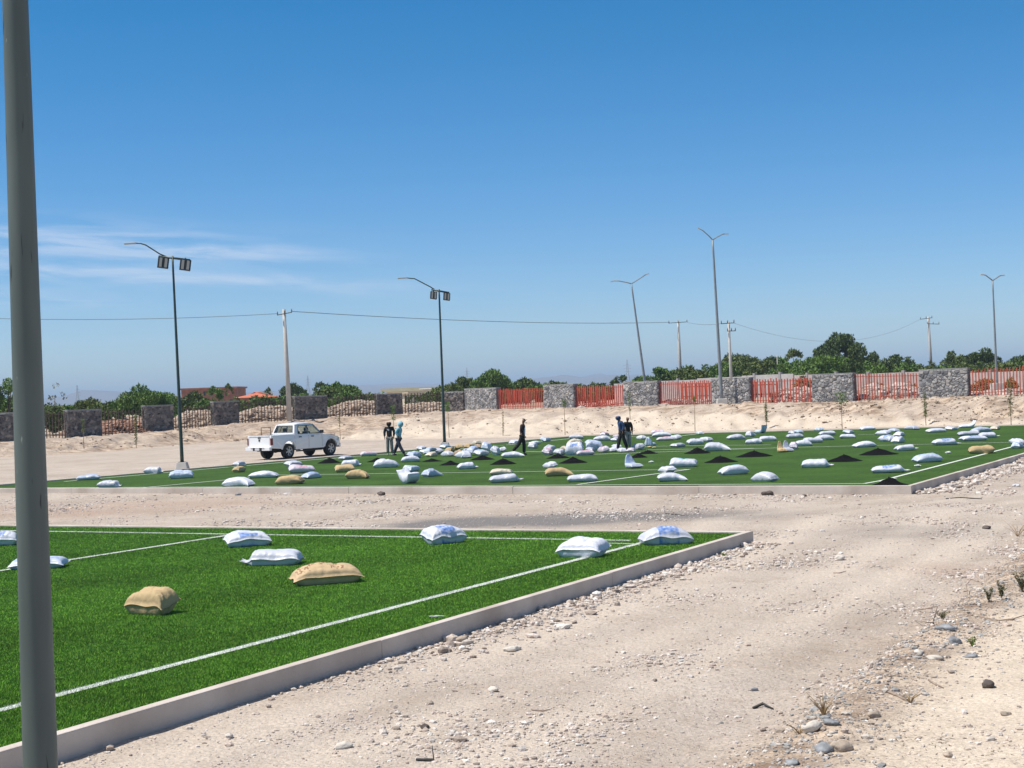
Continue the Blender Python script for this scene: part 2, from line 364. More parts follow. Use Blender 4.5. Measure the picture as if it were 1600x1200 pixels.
# right edge meets the back edge
def isect(p, d, q, e):
    den = d.x * e.y - d.y * e.x; t = ((q.x - p.x) * e.y - (q.y - p.y) * e.x) / den; return p + d * t
FCc = isect(FB, FC - FB, FD, back)
FAR = [FA, FB, FCc, FD]
NB = P(1163, 833.5); nl = (P(80, 823.3) - NB).normalized(); nr_ = (P(90, 1148) - NB).normalized()
NEAR = [NB + nl * 45, NB, NB + nr_ * 34, NB + nl * 45 + nr_ * 34]
m_turf = bpy.data.materials.new('artificial_turf'); m_turf.use_nodes = True
def turf_mat(m, dark, light, near):
    t = m.node_tree; b = t.nodes['Principled BSDF']; b.inputs['Roughness'].default_value = .85; b.inputs['Specular IOR Level'].default_value = .15
    g = nd('ShaderNodeNewGeometry', t)
    def nz(sc, det, st=None):
        n = nd('ShaderNodeTexNoise', t); n.inputs['Scale'].default_value = sc; n.inputs['Detail'].default_value = det; n.inputs['Roughness'].default_value = .65
        mp = nd('ShaderNodeMapping', t); mp.inputs['Scale'].default_value = st or (1, 1, 1); t.links.new(g.outputs['Position'], mp.inputs[0]); t.links.new(mp.outputs[0], n.inputs['Vector']); return n.outputs['Fac']
    r = nd('ShaderNodeMapRange', t); t.links.new(nz(60 if near else 7, 4), r.inputs[0]); r.inputs[1].default_value = .32; r.inputs[2].default_value = .68
    x = nd('ShaderNodeMix', t, data_type='RGBA'); t.links.new(r.outputs[0], x.inputs['Factor']); x.inputs['A'].default_value = (*dark, 1); x.inputs['B'].default_value = (*light, 1)
    r2 = nd('ShaderNodeMapRange', t); t.links.new(nz(.45, 4), r2.inputs[0]); r2.inputs[1].default_value = .3; r2.inputs[2].default_value = .7; r2.inputs[3].default_value = .72; r2.inputs[4].default_value = 1.22
    x2 = nd('ShaderNodeMix', t, data_type='RGBA', blend_type='MULTIPLY'); x2.inputs['Factor'].default_value = 1; t.links.new(x.outputs['Result'], x2.inputs['A']); t.links.new(r2.outputs[0], x2.inputs['B'])
    t.links.new(x2.outputs['Result'], b.inputs['Base Color'])
    bp = nd('ShaderNodeBump', t); bp.inputs['Strength'].default_value = .8; bp.inputs['Distance'].default_value = .04; t.links.new(nz(45 if near else 14, 5), bp.inputs['Height']); t.links.new(bp.outputs[0], b.inputs['Normal'])
turf_mat(m_turf, (.018, .055, .006), (.055, .14, .014), True)
m_turf_far = bpy.data.materials.new('artificial_turf_far'); m_turf_far.use_nodes = True
turf_mat(m_turf_far, (.030, .072, .010), (.060, .122, .017), False)
def slab(name, pts, m):
    mb = MB(); mb.add([(p.x, p.y, 0) for p in pts] + [(p.x, p.y, -.12) for p in pts], [(0, 1, 2, 3)] + [(i, i + 4, (i + 1) % 4 + 4, (i + 1) % 4) for i in range(4)]); tag(mb.build(name, m), kind='structure')
slab('turf_pitch', NEAR, m_turf); slab('turf_pitch', FAR, m_turf_far)

m_kerb = mat('kerb_concrete', (.43, .365, .31), .9, .12, 1.1, .4, 30, col2=(.63, .565, .50), detail=8)
def kerb(pts, seg, w=.14, top=.04, bot=-.45):
    mb = MB()
    cen = sum(pts, Vector()) / len(pts)
    n = len(pts); outs = []
    for i in range(n):   # outward offsets
        a, b, c = pts[i - 1], pts[i], pts[(i + 1) % n]
        d1 = (b - a).normalized(); d2 = (c - b).normalized()
        n1 = Vector((d1.y, -d1.x, 0)); n2 = Vector((d2.y, -d2.x, 0))
        if n1.dot(b - cen) < 0: n1 = -n1
        if n2.dot(b - cen) < 0: n2 = -n2
        bis = (n1 + n2).normalized(); outs.append(b + bis * (w / max(.3, bis.dot(n1))))
    for i in range(n):
        a, b = pts[i], pts[(i + 1) % n]; oa, ob = outs[i], outs[(i + 1) % n]
        Ln = (b - a).length; k = max(1, round(Ln / seg)); g = .004 / Ln
        for j in range(k):
            t0 = j / k + (g if j else 0); t1 = (j + 1) / k - (g if j < k - 1 else 0)
            c = [a.lerp(b, t0), a.lerp(b, t1), oa.lerp(ob, t1), oa.lerp(ob, t0)]
            dz = random.uniform(-.006, .006)
            mb.add([(p.x, p.y, bot) for p in c] + [(p.x, p.y, top + dz) for p in c], [(3, 2, 1, 0), (4, 5, 6, 7), (0, 1, 5, 4), (1, 2, 6, 5), (2, 3, 7, 6), (3, 0, 4, 7)])
    return mb.build('concrete_kerb', m_kerb, bevel=.012)
tag(kerb(NEAR, 6.2), kind='structure'); tag(kerb(FAR, 6.0), kind='structure')

# pitch markings : sheets just above the turf
m_line = mat('white_turf_line', (.62, .66, .60), .9, .15, 30, .5, 90)
LINES_N = [((-60, 828.2), (985, 844.6), .13), ((-60, 1126), (1010, 846.5), .14), ((-100, 907.6), (388, 831.7), .14), ((950, 849.4), (993, 850.3), .07)]
LINES_F = [((60, 762.2), (1350, 755.8), .12), ((1350, 755.8), (1400, 747), .12), ((1372, 752.5), (1600, 693.5), .13), ((225, 762), (436, 742.5), .12), ((436, 742.5), (1073, 733.8), .10), ((902, 757.5), (1078, 733.6), .12),
           ((925, 710), (1212, 699.8), .15), ((1212, 699.8), (1590, 690.8), .12), ((1010, 703), (1178, 700.6), .13), ((1005, 698), (1060, 696.8), .12), ((1060, 696.8), (1205, 695.3), .11), ((822, 705.6), (856, 706.5), .13),
           ((100, 752.5), (480, 719.2), .13), ((480, 719.2), (790, 695.6), .15), ((790, 695.6), (900, 684.5), .15), ((930, 683), (1060, 681.8), .13), ((1060, 681.8), (1100, 676.8), .13), ((1340, 679.5), (1372, 678.8), .12), ((1488, 670.2), (1502, 667.5), .14)]
def strip(a, b, w):
    a = Vector(a); b = Vector(b); d = (b - a).normalized(); n = Vector((-d.y, d.x, 0)) * w / 2; return [a - n, b - n, b + n, a + n]
def lines(name, LS):
    mb = MB(); out = []
    for i, (p, q, w) in enumerate(LS):
        z = .004 + .0015 * (i % 6); a = P(*p, 0); b = P(*q, 0); s_ = strip(a, b, w); mb.add([(v.x, v.y, z) for v in s_], [(0, 1, 2, 3)]); out.append((a, b, w))
    tag(mb.build(name, m_line), kind='structure'); return out
LN = lines('pitch_line', LINES_N); LF = lines('pitch_line', LINES_F)

# turf pile : real blades on the near pitch
def in_poly(x, y, poly, inset=0.0):
    ok = np.ones_like(x, bool); c = sum(poly, Vector()) / len(poly)
    for i in range(len(poly)):
        a, b = poly[i], poly[(i + 1) % len(poly)]; d = (b - a).normalized(); n = Vector((-d.y, d.x, 0))
        if n.dot(c - a) < 0: n = -n
        ok &= ((x - a.x) * n.x + (y - a.y) * n.y) > inset
    return ok
def blades(name, n, y0, y1, a0, a1, poly, LS, hgt, wid, kinds, bumpy=1.0):
    a = RNG.uniform(a0, a1, n); y = np.exp(RNG.uniform(math.log(y0), math.log(y1), n)); x = a * y
    ok = in_poly(x, y, poly, .01); x = x[ok]; y = y[ok]; n = len(x)
    white = np.zeros(n, bool)
    for (p, q, w) in LS:
        d = (q - p); Ld = d.length; d = d / Ld; t = (x - p.x) * d.x + (y - p.y) * d.y; u = np.abs(-(x - p.x) * d.y + (y - p.y) * d.x)
        white |= (t > 0) & (t < Ld) & (u < w / 2 + .012 * vnoise(x, y, 14, 2)) & (RNG.random(n) > .06)
    th = RNG.uniform(0, 2 * math.pi, n); h = hgt * RNG.uniform(.55, 1.1, n) * (1 + .25 * vnoise(x, y, 1.3, 2)); w_ = wid * (y / 14.0) ** .6 * RNG.uniform(.7, 1.3, n)
    lean = RNG.uniform(.1, .9, n) * h; la = RNG.uniform(0, 2 * math.pi, n)
    dx = np.cos(th) * w_; dy = np.sin(th) * w_
    V = np.empty((n, 3, 3), np.float32)
    V[:, 0] = np.stack([x - dx, y - dy, np.zeros(n)], -1); V[:, 1] = np.stack([x + dx, y + dy, np.zeros(n)], -1)
    V[:, 2] = np.stack([x + np.cos(la) * lean, y + np.sin(la) * lean, h], -1)
    br = RNG.uniform(.68, 1.42, n) * (1 + .30 * vnoise(x, y, .45, 3) * bumpy) * (1 + .35 * vnoise(x, y, 9.0, 2)) * (1 + .06 * np.sign(np.sin((x * 0.877 - y * .48) * 1.7))); yel = RNG.uniform(0, 1, n) ** 3
    base = np.stack([.118 + .11 * yel, .30 + .07 * yel, .028 + .012 * yel], -1) * br[:, None]
    base[white] = np.array([.66, .69, .64]) * RNG.uniform(.6, 1.1, white.sum())[:, None]
    T = np.repeat(np.concatenate([base, np.ones((n, 1))], -1)[:, None], 3, 1)
    me = npmesh(name, V.reshape(-1, 3), np.arange(n * 3).reshape(-1, 3), 3, tint=T.reshape(-1, 4))
    o = link(name, me, m_blade); tag(o, kinds, 'turf pile', kind='stuff')
m_blade = mat('turf_blade', (.04, .15, .01), .75, tint=True, spec=.2)
blades('turf_pile', 1600000, 8.5, 50, -.37, .17, NEAR, LN, .024, .0030, 'short bright green artificial grass pile with white line fibres on the near pitch')

# ------------------------------------------------------------------ stones
ico_v, ico_f = None, None
def ico():
    global ico_v, ico_f
    bm = bmesh.new(); bmesh.ops.create_icosphere(bm, subdivisions=1, radius=1); ico_v = np.array([v.co[:] for v in bm.verts]); ico_f = np.array([[v.index for v in f.verts] for f in bm.faces]); bm.free()
ico()
m_stone = mat('field_stone', (.8, .8, .8), .9, .2, 40, .4, 60, tint=True, spec=.2)
PAL = np.array([(.62, .53, .45), (.72, .65, .58), (.56, .46, .39), (.80, .75, .69), (.40, .33, .28), (.68, .58, .51), (.76, .69, .63), (.74, .64, .57)])
PALG = np.array([(.46, .44, .42), (.38, .38, .37), (.62, .56, .49), (.50, .42, .35), (.70, .64, .57), (.36, .31, .27)])
def stones_mesh(name, x, y, r, pal=None, sink=.35, zf=None):
    n = len(x); z = (zf(x, y) if zf else H(x, y))
    rot = RNG.uniform(0, 2 * math.pi, n); sx = r * RNG.uniform(.8, 1.5, n); sy = r * RNG.uniform(.6, 1.1, n); sz = r * RNG.uniform(.35, .8, n)
    J = 1 + RNG.uniform(-.28, .28, (n, len(ico_v)))
    B = ico_v[None] * J[..., None]
    B = B * np.stack([sx, sy, sz], -1)[:, None, :]
    c, s_ = np.cos(rot), np.sin(rot)
    X = B[..., 0] * c[:, None] - B[..., 1] * s_[:, None] + x[:, None]; Y = B[..., 0] * s_[:, None] + B[..., 1] * c[:, None] + y[:, None]; Z = B[..., 2] + (z + sz * (1 - 2 * sink))[:, None]
    V = np.stack([X, Y, Z], -1).reshape(-1, 3); Fc = (ico_f[None] + (np.arange(n) * len(ico_v))[:, None, None]).reshape(-1, 3)
    p = PAL if pal is None else pal
    T = p[RNG.integers(0, len(p), n)] * RNG.uniform(.8, 1.15, (n, 1)); T = np.repeat(np.concatenate([T, np.ones((n, 1))], -1)[:, None], len(ico_v), 1).reshape(-1, 4)
    return npmesh(name, V, Fc, 3, tint=T, smooth=False)
def scatter():
    # loose gravel over the road
    n = 190000; a = RNG.uniform(-.36, .42, n); y = np.exp(RNG.uniform(math.log(9), math.log(60), n)); x = a * y
    cl = vnoise(x, y, .55, 3); s = edge_s(x, y)
    tk = sum(np.exp(-((s + o_ + .8 * np.sin(y * .10 + .4 * o_)) / .5) ** 2) for o_ in (1.5, 3.3, 5.4, 7.2))
    keep = (RNG.random(n) < np.clip(.34 + 1.5 * cl, .08, 1) * (1 - .6 * np.clip(tk, 0, 1))) & ~in_poly(x, y, [p for p in NEAR], -.2) & ~in_poly(x, y, FAR, -.2) & ((s < .2) | (RNG.random(n) < .22))
    x, y = x[keep], y[keep]; r = np.clip(RNG.lognormal(-4.55, .45, len(x)) * (1 + 1.1 * np.clip(vnoise(x, y, .55, 3), 0, 1)), .004, .05) * (1 + np.clip((y - 20) / 60, 0, .5))
    tag(link('gravel', stones_mesh('gravel', x, y, r), m_stone), 'pale gravel strewn over the dirt track', 'gravel', kind='stuff')
    # windrow of cobbles against the near kerb
    d = -nr_; nrm = Vector((-d.y, d.x, 0)); nrm = nrm if nrm.x > 0 else -nrm
    pts = []
    for i in range(2600):
        t = RNG.uniform(0, 20.5); a0 = NB + nr_ * t
        dens = 1.0 if t < 12.5 else math.exp(-(t - 12.5) / 1.3)
        wide = .62 if 9 < t < 13.5 else .38
        if RNG.random() > dens: continue
        u = .17 + abs(RNG.normal(0, wide * .8)); p = a0 + nrm * u; pts.append((p.x, p.y, u))
    pts = np.array(pts); r = np.clip(RNG.lognormal(-3.75, .5, len(pts)), .012, .085)
    tag(link('cobbles', stones_mesh('cobbles', pts[:, 0], pts[:, 1], r, sink=.2), m_stone), 'row of rounded pale cobbles banked against the near kerb', 'cobbles', kind='stuff')
    # rubble along the far pitch's right kerb
    dd = (FC - FB).normalized(); nn = Vector((dd.y, -dd.x, 0)); pts = []
    for i in range(1500):
        t = RNG.uniform(-.2, 26); u = .2 + abs(RNG.normal(0, .55)); p = FB + dd * t + nn * u; pts.append((p.x, p.y))
    pts = np.array(pts); r = np.clip(RNG.lognormal(-3.2, .45, len(pts)), .02, .14)
    tag(link('rubble', stones_mesh('rubble', pts[:, 0], pts[:, 1], r, sink=.2), m_stone), 'loose rubble beside the far pitch right hand kerb', 'rubble', kind='stuff')
    # clods and small stones over the rough upper face of the far bank
    n = 5000; pxs = RNG.uniform(-150, 1750, n); dt_ = Dt(pxs); db_ = Db(pxs); f_ = RNG.beta(2.2, 1.6, n); f_ = np.where(pxs < 560, RNG.uniform(.02, .98, n), f_); yy = db_ + (dt_ - .8 - db_) * f_; xx = (pxs - 800) / F * yy
    k = RNG.random(n) < np.clip(.5 + 1.6 * vnoise(xx, yy, .3, 2), .05, 1); xx = xx[k]; yy = yy[k]; r = np.clip(RNG.lognormal(-3.1, .5, len(xx)), .015, .16)
    tag(link('clods', stones_mesh('clods', xx, yy, r, pal=np.array([(.40, .31, .23), (.52, .42, .33), (.30, .22, .16), (.58, .49, .40)]), sink=.35), m_stone), 'earth clods and stones on the far sandy bank', 'clods', kind='stuff')
    # pebbly edge of the bank
    n = 13000; y = np.exp(RNG.uniform(math.log(9.5), math.log(40), n)); ss = RNG.normal(.35, .38, n); x = np.interp(y, EY, EX) + ss / .9
    r = np.clip(RNG.lognormal(-4.65, .58, n), .004, .045)
    tag(link('pebbles', stones_mesh('pebbles', x, y, r, pal=PALG), m_stone), 'mixed grey and tan pebbles along the edge of the sandy bank', 'pebbles', kind='stuff')
    # dry twiggy litter on the bank : many thin chips
    n = 16000; y = np.exp(RNG.uniform(math.log(9), math.log(32), n)); x = np.interp(y, EY, EX) + np.where(RNG.random(n) < .45, RNG.normal(.55, .4, n), np.abs(RNG.normal(.2, 2.2, n)))
    cl = vnoise(x + 50, y, .9, 3); k = RNG.random(n) < np.clip(.3 + 1.6 * cl, .03, 1); x = x[k]; y = y[k]; n = len(x); z = H(x, y)
    th = RNG.uniform(0, 6.28, n); ln = RNG.uniform(.01, .05, n); w = RNG.uniform(.002, .006, n)
    dx = np.cos(th) * ln; dy = np.sin(th) * ln; ux = -np.sin(th) * w; uy = np.cos(th) * w; tz = RNG.uniform(.004, .022, n)
    V = np.stack([np.stack([x - dx - ux, y - dy - uy, z + .003], -1), np.stack([x - dx + ux, y - dy + uy, z + .003], -1), np.stack([x + dx, y + dy, z + tz], -1)], 1).reshape(-1, 3)
    T = np.array([(.20, .15, .11), (.32, .25, .18), (.12, .09, .07)])[RNG.integers(0, 3, n)]; T = np.repeat(np.concatenate([T, np.ones((n, 1))], -1)[:, None], 3, 1).reshape(-1, 4)
    tag(link('dry_litter', npmesh('dry_litter', V, np.arange(n * 3).reshape(-1, 3), 3, tint=T), m_stone), 'dry twig litter scattered on the sandy bank', 'litter', kind='stuff')
scatter()

def rock(px, py, r, label, col, flat=.6, seed=0):
    bm = bmesh.new(); bmesh.ops.create_icosphere(bm, subdivisions=3, radius=1)
    for v in bm.verts:
        n = noise.noise(v.co * .9 + Vector((seed * 7.3, 0, 0))) * .5 + noise.noise(v.co * 2.3 + Vector((0, seed, 0))) * .16
        v.co = v.co * (1 + n); v.co.x *= r * 1.25; v.co.y *= r * .85; v.co.z *= r * flat
    me = bpy.data.meshes.new('rock'); bm.to_mesh(me); bm.free()
    for p in me.polygons: p.use_smooth = True
    g = onground(px, py); o = link('rock', me, col); o.location = (g.x, g.y, g.z + r * flat * .55); o.rotation_euler = (0, 0, seed * 1.7)
    tag(o, label, 'rock')
r_grey = mat('rock_grey', (.26, .27, .28), .85, .35, 9, .5, 30); r_tan = mat('rock_tan', (.40, .33, .26), .9, .3, 9, .5, 30); r_pale = mat('rock_pale', (.60, .55, .48), .9, .2, 9, .4, 30); r_dark = mat('rock_dark', (.10, .08, .07), .9, .4, 9, .5, 30)
for i, a in enumerate([(1287, 1172, .085, 'large blue-grey boulder at the foot of the bank, bigger of the touching pair', r_grey), (1314, 1172, .07, 'dark brown speckled stone touching the blue-grey boulder', r_tan),
                       (1238, 1194, .055, 'pale grey stone low on the bank at the bottom of the photo', r_grey), (1268, 1143, .075, 'flat pale slab lying on the bank edge above the blue-grey boulder', r_pale),
                       (1298, 1131, .06, 'grey flat stone beside the dry twig tuft', r_grey), (1367, 1120, .05, 'smooth tan stone alone on the pale sand', r_tan), (1479, 984, .085, 'long slate-grey cobble at the crest of the pebbly edge', r_grey),
                       (1492, 1005, .07, 'dark grey cobble just below the slate-grey one', r_grey), (1460, 1030, .06, 'white capped stone in the pebbly edge', r_pale), (1436, 1023, .055, 'pale stone left of the white capped stone', r_pale),
                       (1517, 1027, .05, 'flat grey stone right of the pebbly edge', r_grey), (1545, 1074, .065, 'dark angular stone standing on the pale sand', r_dark), (1571, 1117, .04, 'small split stone at the right margin of the sand', r_tan),
                       (1481, 1182, .035, 'small rusty brown stone at the bottom right sand', r_tan), (800, 1017, .085, 'round pale stone alone on the dirt track', r_pale), (663, 1138, .045, 'dark clod on the dirt track near the bent black rod', r_dark),
                       (537, 1168, .07, 'flat pale stone on the track, left of the bent rod', r_pale), (771, 1080, .05, 'squarish pale stone in the middle of the track', r_pale), (1179, 1079, .04, 'small blue-grey stone in the track', r_grey),
                       (595, 774, .11, 'dark rubble lump in front of the far kerb below the tan sacks', r_dark), (694, 769, .12, 'dark flat rubble against the far kerb face', r_dark), (1199, 774, .12, 'grey lump on the track in front of the far kerb', r_dark), (1257, 776, .08, 'small dark lump on the track right of the grey lump', r_dark),
                       (372, 774, .09, 'grey and white fragment on the track at the far kerb, left of the dark lumps', r_grey), (1541, 826, .09, 'dark stone on the track, far right', r_dark), (720, 1003, .075, 'brown flat stone among the kerb cobbles', r_tan),
                       (655, 996, .07, 'rust coloured cobble at the near end of the kerb cobbles', r_tan), (1313, 875, .08, 'flat pale stone on the track beyond the near pitch corner', r_pale)]):
    rock(*a, seed=i + 1, flat=.5 + .2 * (i % 2))

# ------------------------------------------------------------------ far wall : stone piers and picket fences
m_stoneL = mat('pier_stone_tint', (.9, .9, .9), .95, .15, 6, .5, 25, tint=True, spec=.1)
def pier(pxa, pxb, ytopa, ytopb, label, pal, group, ret=0):
    """masonry pier : a solid block whose faces are built of individual stones in mortar"""
    da, db_ = float(Dt(pxa)), float(Dt(pxb))
    A = Q(pxa, float(np.interp(pxa, tx_, ty_)), da); B = Q(pxb, float(np.interp(pxb, tx_, ty_)), db_)
    At = Q(pxa, ytopa, da); Bt = Q(pxb, ytopb, db_)
    A2, B2 = Vector((A.x, A.y, 0)), Vector((B.x, B.y, 0)); d = B2 - A2; Ln = d.length; d.normalize(); n = Vector((d.y, -d.x, 0))
    base = min(A.z, B.z) - .25; ht = (At.z + Bt.z) / 2 - base
    depth = .45 + ret
    root = thing('stone_pier', label, 'stone wall', ((A.x + B.x) / 2, (A.y + B.y) / 2, base), math.atan2(d.y, d.x), group)
    # stone-faced grid, cellular relief
    seeds = RNG.uniform(0, 1, (int(Ln * ht * 26), 2)) * np.array([Ln, ht]); hs_ = RNG.uniform(.35, 1, len(seeds)); ci = RNG.integers(0, len(pal), len(seeds)); cv = RNG.uniform(.7, 1.2, len(seeds))
    def face(o0, ux, nx, W_, Hh, V, Fc, T):
        nu = max(6, int(W_ / .045)); nv = int(Hh / .045); b0 = len(V)
        uu, vv = np.meshgrid(np.linspace(0, W_, nu + 1), np.linspace(0, Hh, nv + 1))
        d2 = (uu[..., None] - seeds[:, 0] % max(W_, .1)) ** 2 * .7 + (vv[..., None] - seeds[:, 1]) ** 2 * 1.3
        idx = np.argpartition(d2, 1, -1)[..., :2]; dd_ = np.take_along_axis(d2, idx, -1); o_ = np.argsort(dd_, -1); i0 = np.take_along_axis(idx, o_[..., :1], -1)[..., 0]; dd_ = np.sqrt(np.sort(dd_, -1))
        e = np.clip((dd_[..., 1] - dd_[..., 0]) / .05, 0, 1)
        rel = (e * .07 * hs_[i0])
        edge = np.minimum(np.minimum(uu, W_ - uu), np.minimum(vv, Hh - vv)) < .001; rel = np.where(edge, 0, rel)
        colr = pal[ci[i0]] * cv[i0][..., None]; colr = np.where((e < .5)[..., None], np.array([.20, .19, .18]), colr)
        capm = vv > Hh - .07; colr = np.where(capm[..., None], np.array([.36, .35, .34]), colr)
        for r_ in range(nv + 1):
            for c_ in range(nu + 1):
                p = o0 + ux * uu[r_, c_] + Vector((0, 0, vv[r_, c_])) + nx * rel[r_, c_]; V.append(p[:]); T.append((*colr[r_, c_], 1))
        for r_ in range(nv):
            for c_ in range(nu):
                k = b0 + r_ * (nu + 1) + c_; Fc.append((k, k + 1, k + nu + 2, k + nu + 1))
    V, Fc, T = [], [], []
    x0, x1 = -Ln / 2, Ln / 2
    face(Vector((x0, 0, 0)), Vector((1, 0, 0)), Vector((0, -1, 0)), Ln, ht, V, Fc, T)
    face(Vector((x1, 0, 0)), Vector((0, 1, 0)), Vector((1, 0, 0)), depth, ht, V, Fc, T)
    face(Vector((x1, depth, 0)), Vector((-1, 0, 0)), Vector((0, 1, 0)), Ln, ht, V, Fc, T)
    face(Vector((x0, depth, 0)), Vector((0, -1, 0)), Vector((-1, 0, 0)), depth, ht, V, Fc, T)
    link('masonry', npmesh('masonry', V, Fc, 4, tint=T), m_stoneL, root)
    mb = MB(); mb.box((0, depth / 2, ht + .022), (Ln + .06, depth + .06, .05)); mb.build('coping', m_cop, root, bevel=.01)
    return root
m_cop = mat('mortar_cap', (.30, .29, .28), .95, .15, 5, .3, 30)
PAL_SHADED = np.array([(.10, .095, .10), (.14, .13, .135), (.19, .18, .18), (.075, .07, .075), (.25, .23, .22)]); PR = np.array([(.27, .27, .28), (.36, .35, .35), (.44, .43, .42), (.20, .20, .21), (.50, .47, .44)])  # wall's shaded and sunlit runs painted in as dark and light stone
PAL_SHADED = PAL_SHADED * np.array([1.35, 1.25, 1.12])
GL = 'stone piers of the boundary wall'
for a in [(-60, 24, 648, 645.5, 'shaded stone pier at the left edge of the photo behind the big green pole', PAL_SHADED), (107, 160, 641.5, 639.8, 'shaded stone pier right of the big green pole, behind the first yellow stake sapling', PAL_SHADED),
          (228, 272, 634.5, 633, 'shaded stone pier just left of the tall lamp post with floodlights', PAL_SHADED), (335, 374, 628, 626.5, 'shaded stone pier between the floodlight post and the concrete utility pole', PAL_SHADED),
          (462, 512, 619.5, 618.5, 'wide shaded stone pier behind the pickup cab, right of the concrete utility pole', PAL_SHADED), (590, 629, 616, 614.5, 'shaded stone pier above the two hooded men', PAL_SHADED),
          (690, 725, 613, 612, 'last shaded stone pier, beside the second floodlight post', PAL_SHADED)]:
    pier(*a, GL)
for a in [(727, 776, 607.5, 606.8, 'first sunlit grey stone pier where the wall turns, left of the red fences', PR), (850, 897, 602, 600.8, 'grey stone pier between the first and second red fence panels', PR),
          (975, 1028, 597.2, 596.3, 'grey stone pier at the foot of the leaning twin-arm lamp post', PR), (1113, 1172, 592.5, 590.5, 'grey stone pier behind the tallest twin-arm lamp post', PR),
          (1270, 1334, 585.8, 583.5, 'large grey stone pier under the tallest tree', PR), (1437, 1513, 578.5, 575.8, 'largest grey stone pier below the rightmost utility pole', PR), (1640, 1710, 570, 567, 'grey stone pier beyond the right edge', PR)]:
    pier(*a, GL)
m_pkd = mat('rusty_picket', (.11, .075, .06), .8, .35, 6); m_pkr = mat('red_oxide_picket', (.42, .07, .035), .6, .25, 3); m_pko = mat('faded_red_picket', (.38, .075, .035), .65, .3, 3)
def fence(pxa, pxb, yta, ytb, label, m, sp, group, skip=0.0, w=.035):
    da, db_ = float(Dt(pxa)), float(Dt(pxb))
    A = Q(pxa, float(np.interp(pxa, tx_, ty_)), da); B = Q(pxb, float(np.interp(pxb, tx_, ty_)), db_); At = Q(pxa, yta, da); Bt = Q(pxb, ytb, db_)
    d = Vector((B.x - A.x, B.y - A.y, 0)); Ln = d.length; d.normalize(); n = Vector((d.y, -d.x, 0)); off = -n * .2
    root = thing('picket_fence', label, 'fence', (A.x + off.x, A.y + off.y, 0), math.atan2(d.y, d.x), group)
    mb = MB(); k = int(Ln / sp)
    for i in range(k + 1):
        t = (i + .3) / (k + .6); z0 = A.z * (1 - t) + B.z * t - .15; z1 = At.z * (1 - t) + Bt.z * t + random.uniform(-.05, .07)
        tilt = random.gauss(0, .012)
        mb.box((t * Ln, 0, (z0 + z1) / 2), (w, .03, z1 - z0), mat=Matrix.Rotation(tilt, 3, 'Y'))
    mb.build('pickets', m, root)
    for f_ in ((.12, .9) if w > .03 else (.15, .88)):
        mb = MB(); za = A.z + (At.z - A.z) * f_; zb = B.z + (Bt.z - B.z) * f_; ang = math.atan2(zb - za, Ln)
        mb.box((Ln / 2, .032, (za + zb) / 2), (Ln, .03, .04), mat=Matrix.Rotation(-ang, 3, 'Y')); mb.build('rail', m, root)
    return root
GF = 'picket fence panels between the dark piers'; GR = 'red picket fence panels between the grey piers'
for a in [(24, 107, 647, 643, 'rusty picket panel crossing behind the big green pole'), (160, 228, 641.5, 639.5, 'rusty picket panel behind the second sapling at the left'), (272, 335, 636, 633, 'rusty picket panel just right of the first floodlight post'),
          (374, 462, 630, 622, 'rusty picket panel left of the concrete utility pole'), (512, 590, 620, 615.5, 'long rusty picket panel behind the pickup bonnet'), (629, 690, 615.5, 613.5, 'rusty picket panel between the hooded men and the second floodlight post')]:
    fence(*a, m_pkd, .30, GF, w=.065)
for i, a in enumerate([(777, 850, 608, 606.5, 'first red picket panel from the wall corner', m_pkr, .23), (897, 975, 603.5, 601, 'red picket panel above the walking man in the cap', m_pkr, .23), (1028, 1113, 597, 595, 'red picket panel crossed by a utility pole', m_pkr, .20),
          (1172, 1270, 593.5, 590, 'red picket panel in front of a pink rubble heap', m_pkr, .23), (1334, 1437, 584.5, 583, 'faded red picket panel in front of orange weeds and rubble', m_pko, .20), (1513, 1640, 578, 570, 'faded red picket panel at the right edge around the lamp post', m_pko, .20)]):
    fence(*a, GR, w=.085 if i < 4 else .065)
# second, denser red bars standing behind the panels (a shuttered gate leaf)
def red_sheet(pxa, pxb, ya, yb, hgt, label, dback=1.2):
    A = Q(pxa, ya, float(Dt(pxa)) + dback); B = Q(pxb, yb, float(Dt(pxb)) + dback); d = Vector((B.x - A.x, B.y - A.y, 0)); Ln = d.length
    root = thing('slatted_barrier', label, 'barrier', (A.x, A.y, A.z - hgt), math.atan2(d.y, d.x)); mb = MB(); k = int(Ln / .3)
    for i in range(k + 1): mb.box((Ln * i / k, 0, hgt / 2), (.13, .03, hgt * random.uniform(.93, 1.02)))
    mb.build('slats', m_pkr, root); mb = MB(); mb.box((Ln / 2, .035, hgt * .8), (Ln, .03, .06)); mb.box((Ln / 2, .035, hgt * .2), (Ln, .03, .06)); mb.build('rail', m_pkd, root)
red_sheet(783, 828, 610, 609, 1.25, 'row of wide red slats stacked behind the first red panel')
red_sheet(905, 950, 605, 603, 1.35, 'row of wide red slats stacked behind the second red panel')
red_sheet(1066, 1108, 600, 599, 1.15, 'row of wide red slats stacked behind the panel crossed by a pole')
red_sheet(1176, 1214, 597, 595, 1.1, 'row of wide red slats stacked behind the panel with the pink rubble')

